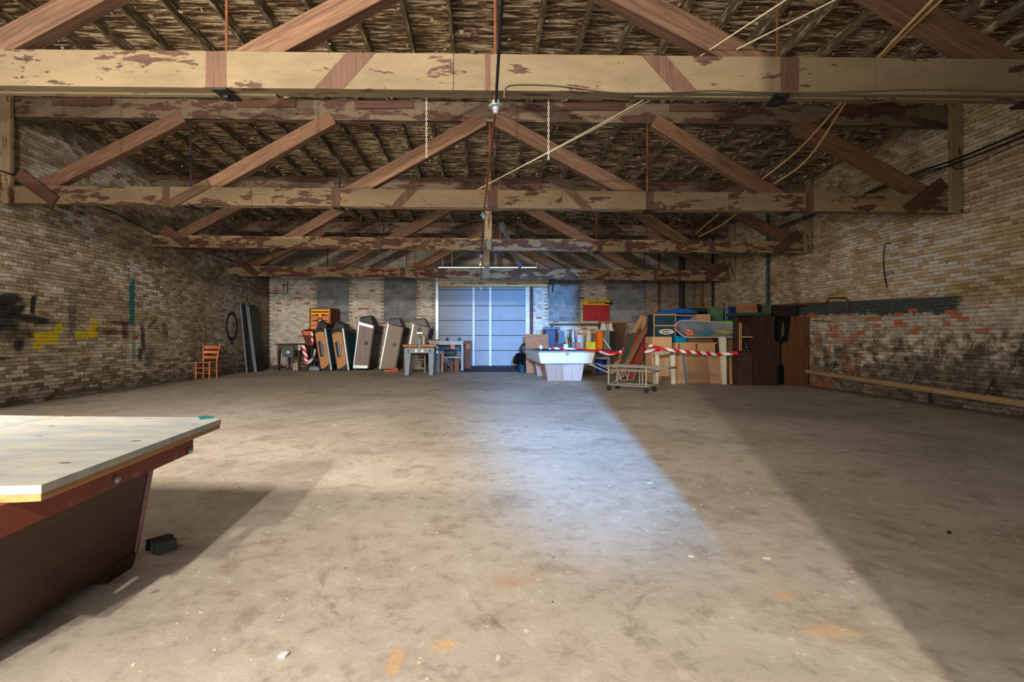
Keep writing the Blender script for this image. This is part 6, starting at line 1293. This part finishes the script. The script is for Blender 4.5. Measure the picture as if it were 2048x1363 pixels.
# ================================================================== foreground
def near_table():
    T = thing('slate_pool_table', 'stripped pool table with bare slate top at the left foreground', 'pool table', (-2.6, 2.1, 0))
    n0, f0 = Vector((-1.303, 1.477, 0)), Vector((-1.389, 2.655, 0)); lf = Vector((-4.0, 2.91, 0)); ln = Vector((-3.95, 1.62, 0))
    def edge(z, inset=0.0):
        e = (f0-n0).normalized(); o = Vector((-e.y, e.x, 0))   # points to the left (into the table)
        pts = []
        cn = Vector((-1.48, 1.40, 0))                          # corner pocket bitten out of the near corner
        pts += [n0+o*inset+e*inset, f0+o*inset-e*inset*.5, f0+Vector((-.055, .04, 0))+o*inset, f0+Vector((-.16, .055, 0)), lf]
        pts += [ln, Vector((-1.75, 1.372, 0)), Vector((-1.66, 1.385, 0)), Vector((-1.58, 1.432, 0)), Vector((-1.46, 1.462, 0)), Vector((-1.36, 1.470, 0))]
        return [Vector((p.x, p.y, z)) for p in pts]
    t = NT('bare_slate'); v = t.obj(); n = t.noise(t.map(v, (1, 2.4, 1)), 2.6, 9, .7, 1.0); n2 = t.noise(v, 30, 5, .7)
    c = t.ramp(n, [(.3, sr(122, 128, 130)), (.46, sr(142, 143, 138)), (.6, sr(160, 154, 140)), (.74, sr(174, 170, 160))])
    sp = t.n('ShaderNodeTexVoronoi'); t.put(sp.inputs['Vector'], t.map(v, (6, 16, 6))); sp.inputs['Scale'].default_value = 1.0; spc = t.sep(sp.outputs['Color'])
    c = t.mix(t.math('MULTIPLY', t.math('LESS_THAN', sp.outputs['Distance'], .13), t.math('GREATER_THAN', spc[0], .86)), c, sr(70, 60, 48))
    c = t.mix(t.math('MULTIPLY', t.step(n2, .62, .72), .25), c, sr(110, 96, 80)); t.col(c); t.bump(n2, .15, .004); M_SL = t.done(.72, spec=.2)
    pts = edge(.735); seam_f = Vector((-2.30, 2.742, 0)); 
    # three slate slabs meeting at seams
    right = [pts[0], pts[1], pts[2], pts[3], Vector((-2.33, 2.748, .735)), Vector((-2.28, 1.422, .735)), *pts[6:]]
    left = [Vector((-2.336, 2.7485, .735)), Vector((lf.x, lf.y, .735)), Vector((ln.x, ln.y, .735)), Vector((-2.286, 1.4225, .735))]
    a = MB().prism(right, (0, 0, .026)).build('slate_slab', M_SL, T); MB().prism(left, (0, 0, .026)).build('slate_slab', M_SL, T)
    e = edge(.712, .004); MB().prism(e, (0, 0, .0225)).build('timber_backing', wood('golden_backing', (150, 106, 56), (188, 144, 84), 'y', .6, .6, .05), T)
    me_ = paint('pocket_liner_green', (70, 92, 84), .8)
    t_ = MB().prism([Vector((p.x, p.y, .738)) for p in (f0+Vector((-.05, .03, 0)), f0+Vector((-.10, -.02, 0)), f0+Vector((-.14, .03, 0)), f0+Vector((-.12, .06, 0)))], (0, 0, .032)).build('felt_scrap', paint('teal_felt_scrap', (8, 84, 80), .9), T, label='scrap of teal felt')
    mr = paint('red_brown_apron', (112, 56, 38), .55, .25, 3, 0, .06, (168, 134, 112), .60)
    MB().hexa([(-1.395, 1.30, .612), (-1.40, 2.42, .640), (-1.46, 2.42, .640), (-1.455, 1.30, .612), (-1.395, 1.30, .710), (-1.40, 2.42, .710), (-1.46, 2.42, .710), (-1.455, 1.30, .710)]).build('apron', mr, T)
    MB().b2((-3.9, 2.38, .64), (-1.461, 2.42, .71)).build('apron', mr, T); MB().b2((-3.9, 1.30, .62), (-1.456, 1.34, .71)).build('apron', mr, T)
    for Y, z in ((1.40*1000/(965-232)*.999, .655), (2.385, .655)):
        MB().lathe([(0, -.0), (.014, 0), (.016, .004), (.008, .011), (0, .012)], (-1.3965, Y, z), 12, 'x').build('bolt_head', M_GALV, T)
    md = t2 = wood('mahogany_dark_base', (34, 18, 12), (66, 38, 24), 'y', .5, .5, .06, 0)
    b = [(-3.4, 1.42), (-1.80, 1.42), (-1.80, 2.58), (-3.4, 2.58)]; tp = [(-3.7, 1.34), (-1.50, 1.34), (-1.53, 2.30), (-3.7, 2.30)]
    MB().hexa([(x, y, .07) for x, y in b]+[(x, y, .615) for x, y in tp]).build('base', md, T)
    MB().hexa([(-1.93, 2.42, 0), (-1.82, 2.42, 0), (-1.82, 2.60, 0), (-1.93, 2.60, 0), (-1.9, 2.40, .09), (-1.785, 2.40, .09), (-1.785, 2.585, .09), (-1.9, 2.585, .09)]).build('foot', md, T)
    MB().b2((-3.3, 1.5, 0), (-3.15, 1.7, .07)).build('foot', md, T); MB().b2((-3.3, 2.35, 0), (-3.15, 2.55, .07)).build('foot', md, T); MB().b2((-1.98, 1.45, 0), (-1.85, 1.6, .07)).build('foot', md, T)
    MB().hexa([(-1.805, 2.58, .075), (-1.79, 2.58, .075), (-1.79, 2.60, .075), (-1.805, 2.60, .075), (-1.535, 2.30, .612), (-1.52, 2.30, .612), (-1.52, 2.32, .612), (-1.535, 2.32, .612)]).build('corner_bead', paint('mauve_bead', (120, 92, 96), .4), T)
near_table()
# bundle of dark slabs on the floor
q = F(330, 1106); M_RUB = paint('dark_green_grey_slab', (58, 60, 54), .7, .3, 20)
dirv = Vector((.96, .28, 0)); side_ = Vector((.28, -.96, 0))
for i in range(4):
    c = q-dirv*.028+Vector((-.055, .075, 0))+Vector((.026, -.0215, 0))*i+Vector((.006, .007, 0))*(i % 2)
    R = math.radians(50)
    m = MB().box(c+Vector((0, 0, .034)), (.12-.008*i, .024, .064+.004*(i % 2)), R, (.30 if i == 0 else 0.03*i))
    m.build('slotted_slab', (paint('brown_slab', (52, 34, 22), .7) if i == 0 else M_RUB), bevel=.003, label=('brown tilted slab at the back of the small slab bundle on the floor', 'second dark slab of the bundle on the floor near the slate table', 'third dark slab of the bundle on the floor near the slate table', 'front dark slab of the bundle on the floor, nearest the camera')[i], cat='slab')
p = F(565, 1313); MB().prism([p+Vector(v) for v in ((-.016, -.008, .002), (.012, -.012, .002), (.018, .008, .004), (.002, .014, .004), (-.014, .008, .003))], (.004, 0, .010)).build('white_chip', M_WHITE, label='white chip of plaster on the floor near the bottom edge', cat='plaster chip')
p = F(1795, 812); MB().prism([p+Vector(v) for v in ((-.04, -.02, .003), (.02, -.03, .003), (.05, .0, .003), (.0, .03, .003))], (0, 0, .006)).build('yellow_leaf', paint('yellow_scrap', (200, 180, 40), .7), label='small yellow scrap on the floor by the right wall pipe', cat='scrap')
p = F(1898, 1066); MB().box(p+Vector((0, 0, .006)), (.03, .012, .012), .5).build('black_scrap', M_BLACK, label='small black scrap on the dark right side of the floor', cat='scrap')
for i, (px, py, s) in enumerate(((1382, 1112, .022), (1535, 1116, .02), (1300, 965, .02), (670, 850, .03))):
    p = F(px, py); rr = random.Random(i+50)
    MB().prism([p+Vector((s*rr.uniform(.7, 1.3)*math.cos(a), s*.6*rr.uniform(.7, 1.3)*math.sin(a), .002)) for a in [k*PI/3 for k in range(6)]], (0, 0, .003)).build('plaster_crumb', M_OFFW, label=('white plaster crumb in the middle of the right foreground floor', 'white plaster crumb close to the shadow edge on the floor', 'white plaster crumb on the middle of the floor', 'white plaster crumb on the far left floor')[i], cat='plaster crumb')
# thousands of paint flakes strewn over the floor
fl = MB(); rr = random.Random(17)
clus = [(rr.uniform(-6.5, 6.5), rr.uniform(2.5, 15), rr.uniform(.3, 1.4)) for _ in range(46)]
def flake(x, y, s):
    a = rr.uniform(0, 6.28); n = 4; z = rr.uniform(.002, .006)
    fl.add([(x+s*rr.uniform(.5, 1.3)*math.cos(a+k*PI/2), y+s*rr.uniform(.5, 1.3)*math.sin(a+k*PI/2), z) for k in range(n)], [tuple(range(n))])
for i in range(7000):
    if rr.random() < .7: cx_, cy_, s_ = rr.choice(clus); x, y = rr.gauss(cx_, s_), rr.gauss(cy_, s_*.7)
    else: x, y = rr.uniform(-7.5, 7.4), rr.uniform(1.2, 18)
    if not (-7.9 < x < 7.7 and 1.0 < y < 16.3) or (x > 2.3 and y > 10.0 and x < 7.5 and y > 10.3) or (1.0 < x < 3.2 and y > 12.9) or (-2.9 < x < -1.2 and y > 15.0) or (x < -1.2 and y < 3.1): continue
    flake(x, y, rr.choice((.005, .007, .009, .010, .014, .022))*(1 if y > 5 else (.7 if y > 3 else .42)))
fl.build('floor_flakes', paint('fallen_paint_flakes', (214, 202, 180), .8, .15, 3), kind='stuff', base=(0, 0, 0), label='pale paint flakes strewn over the concrete floor', cat='paint flakes')
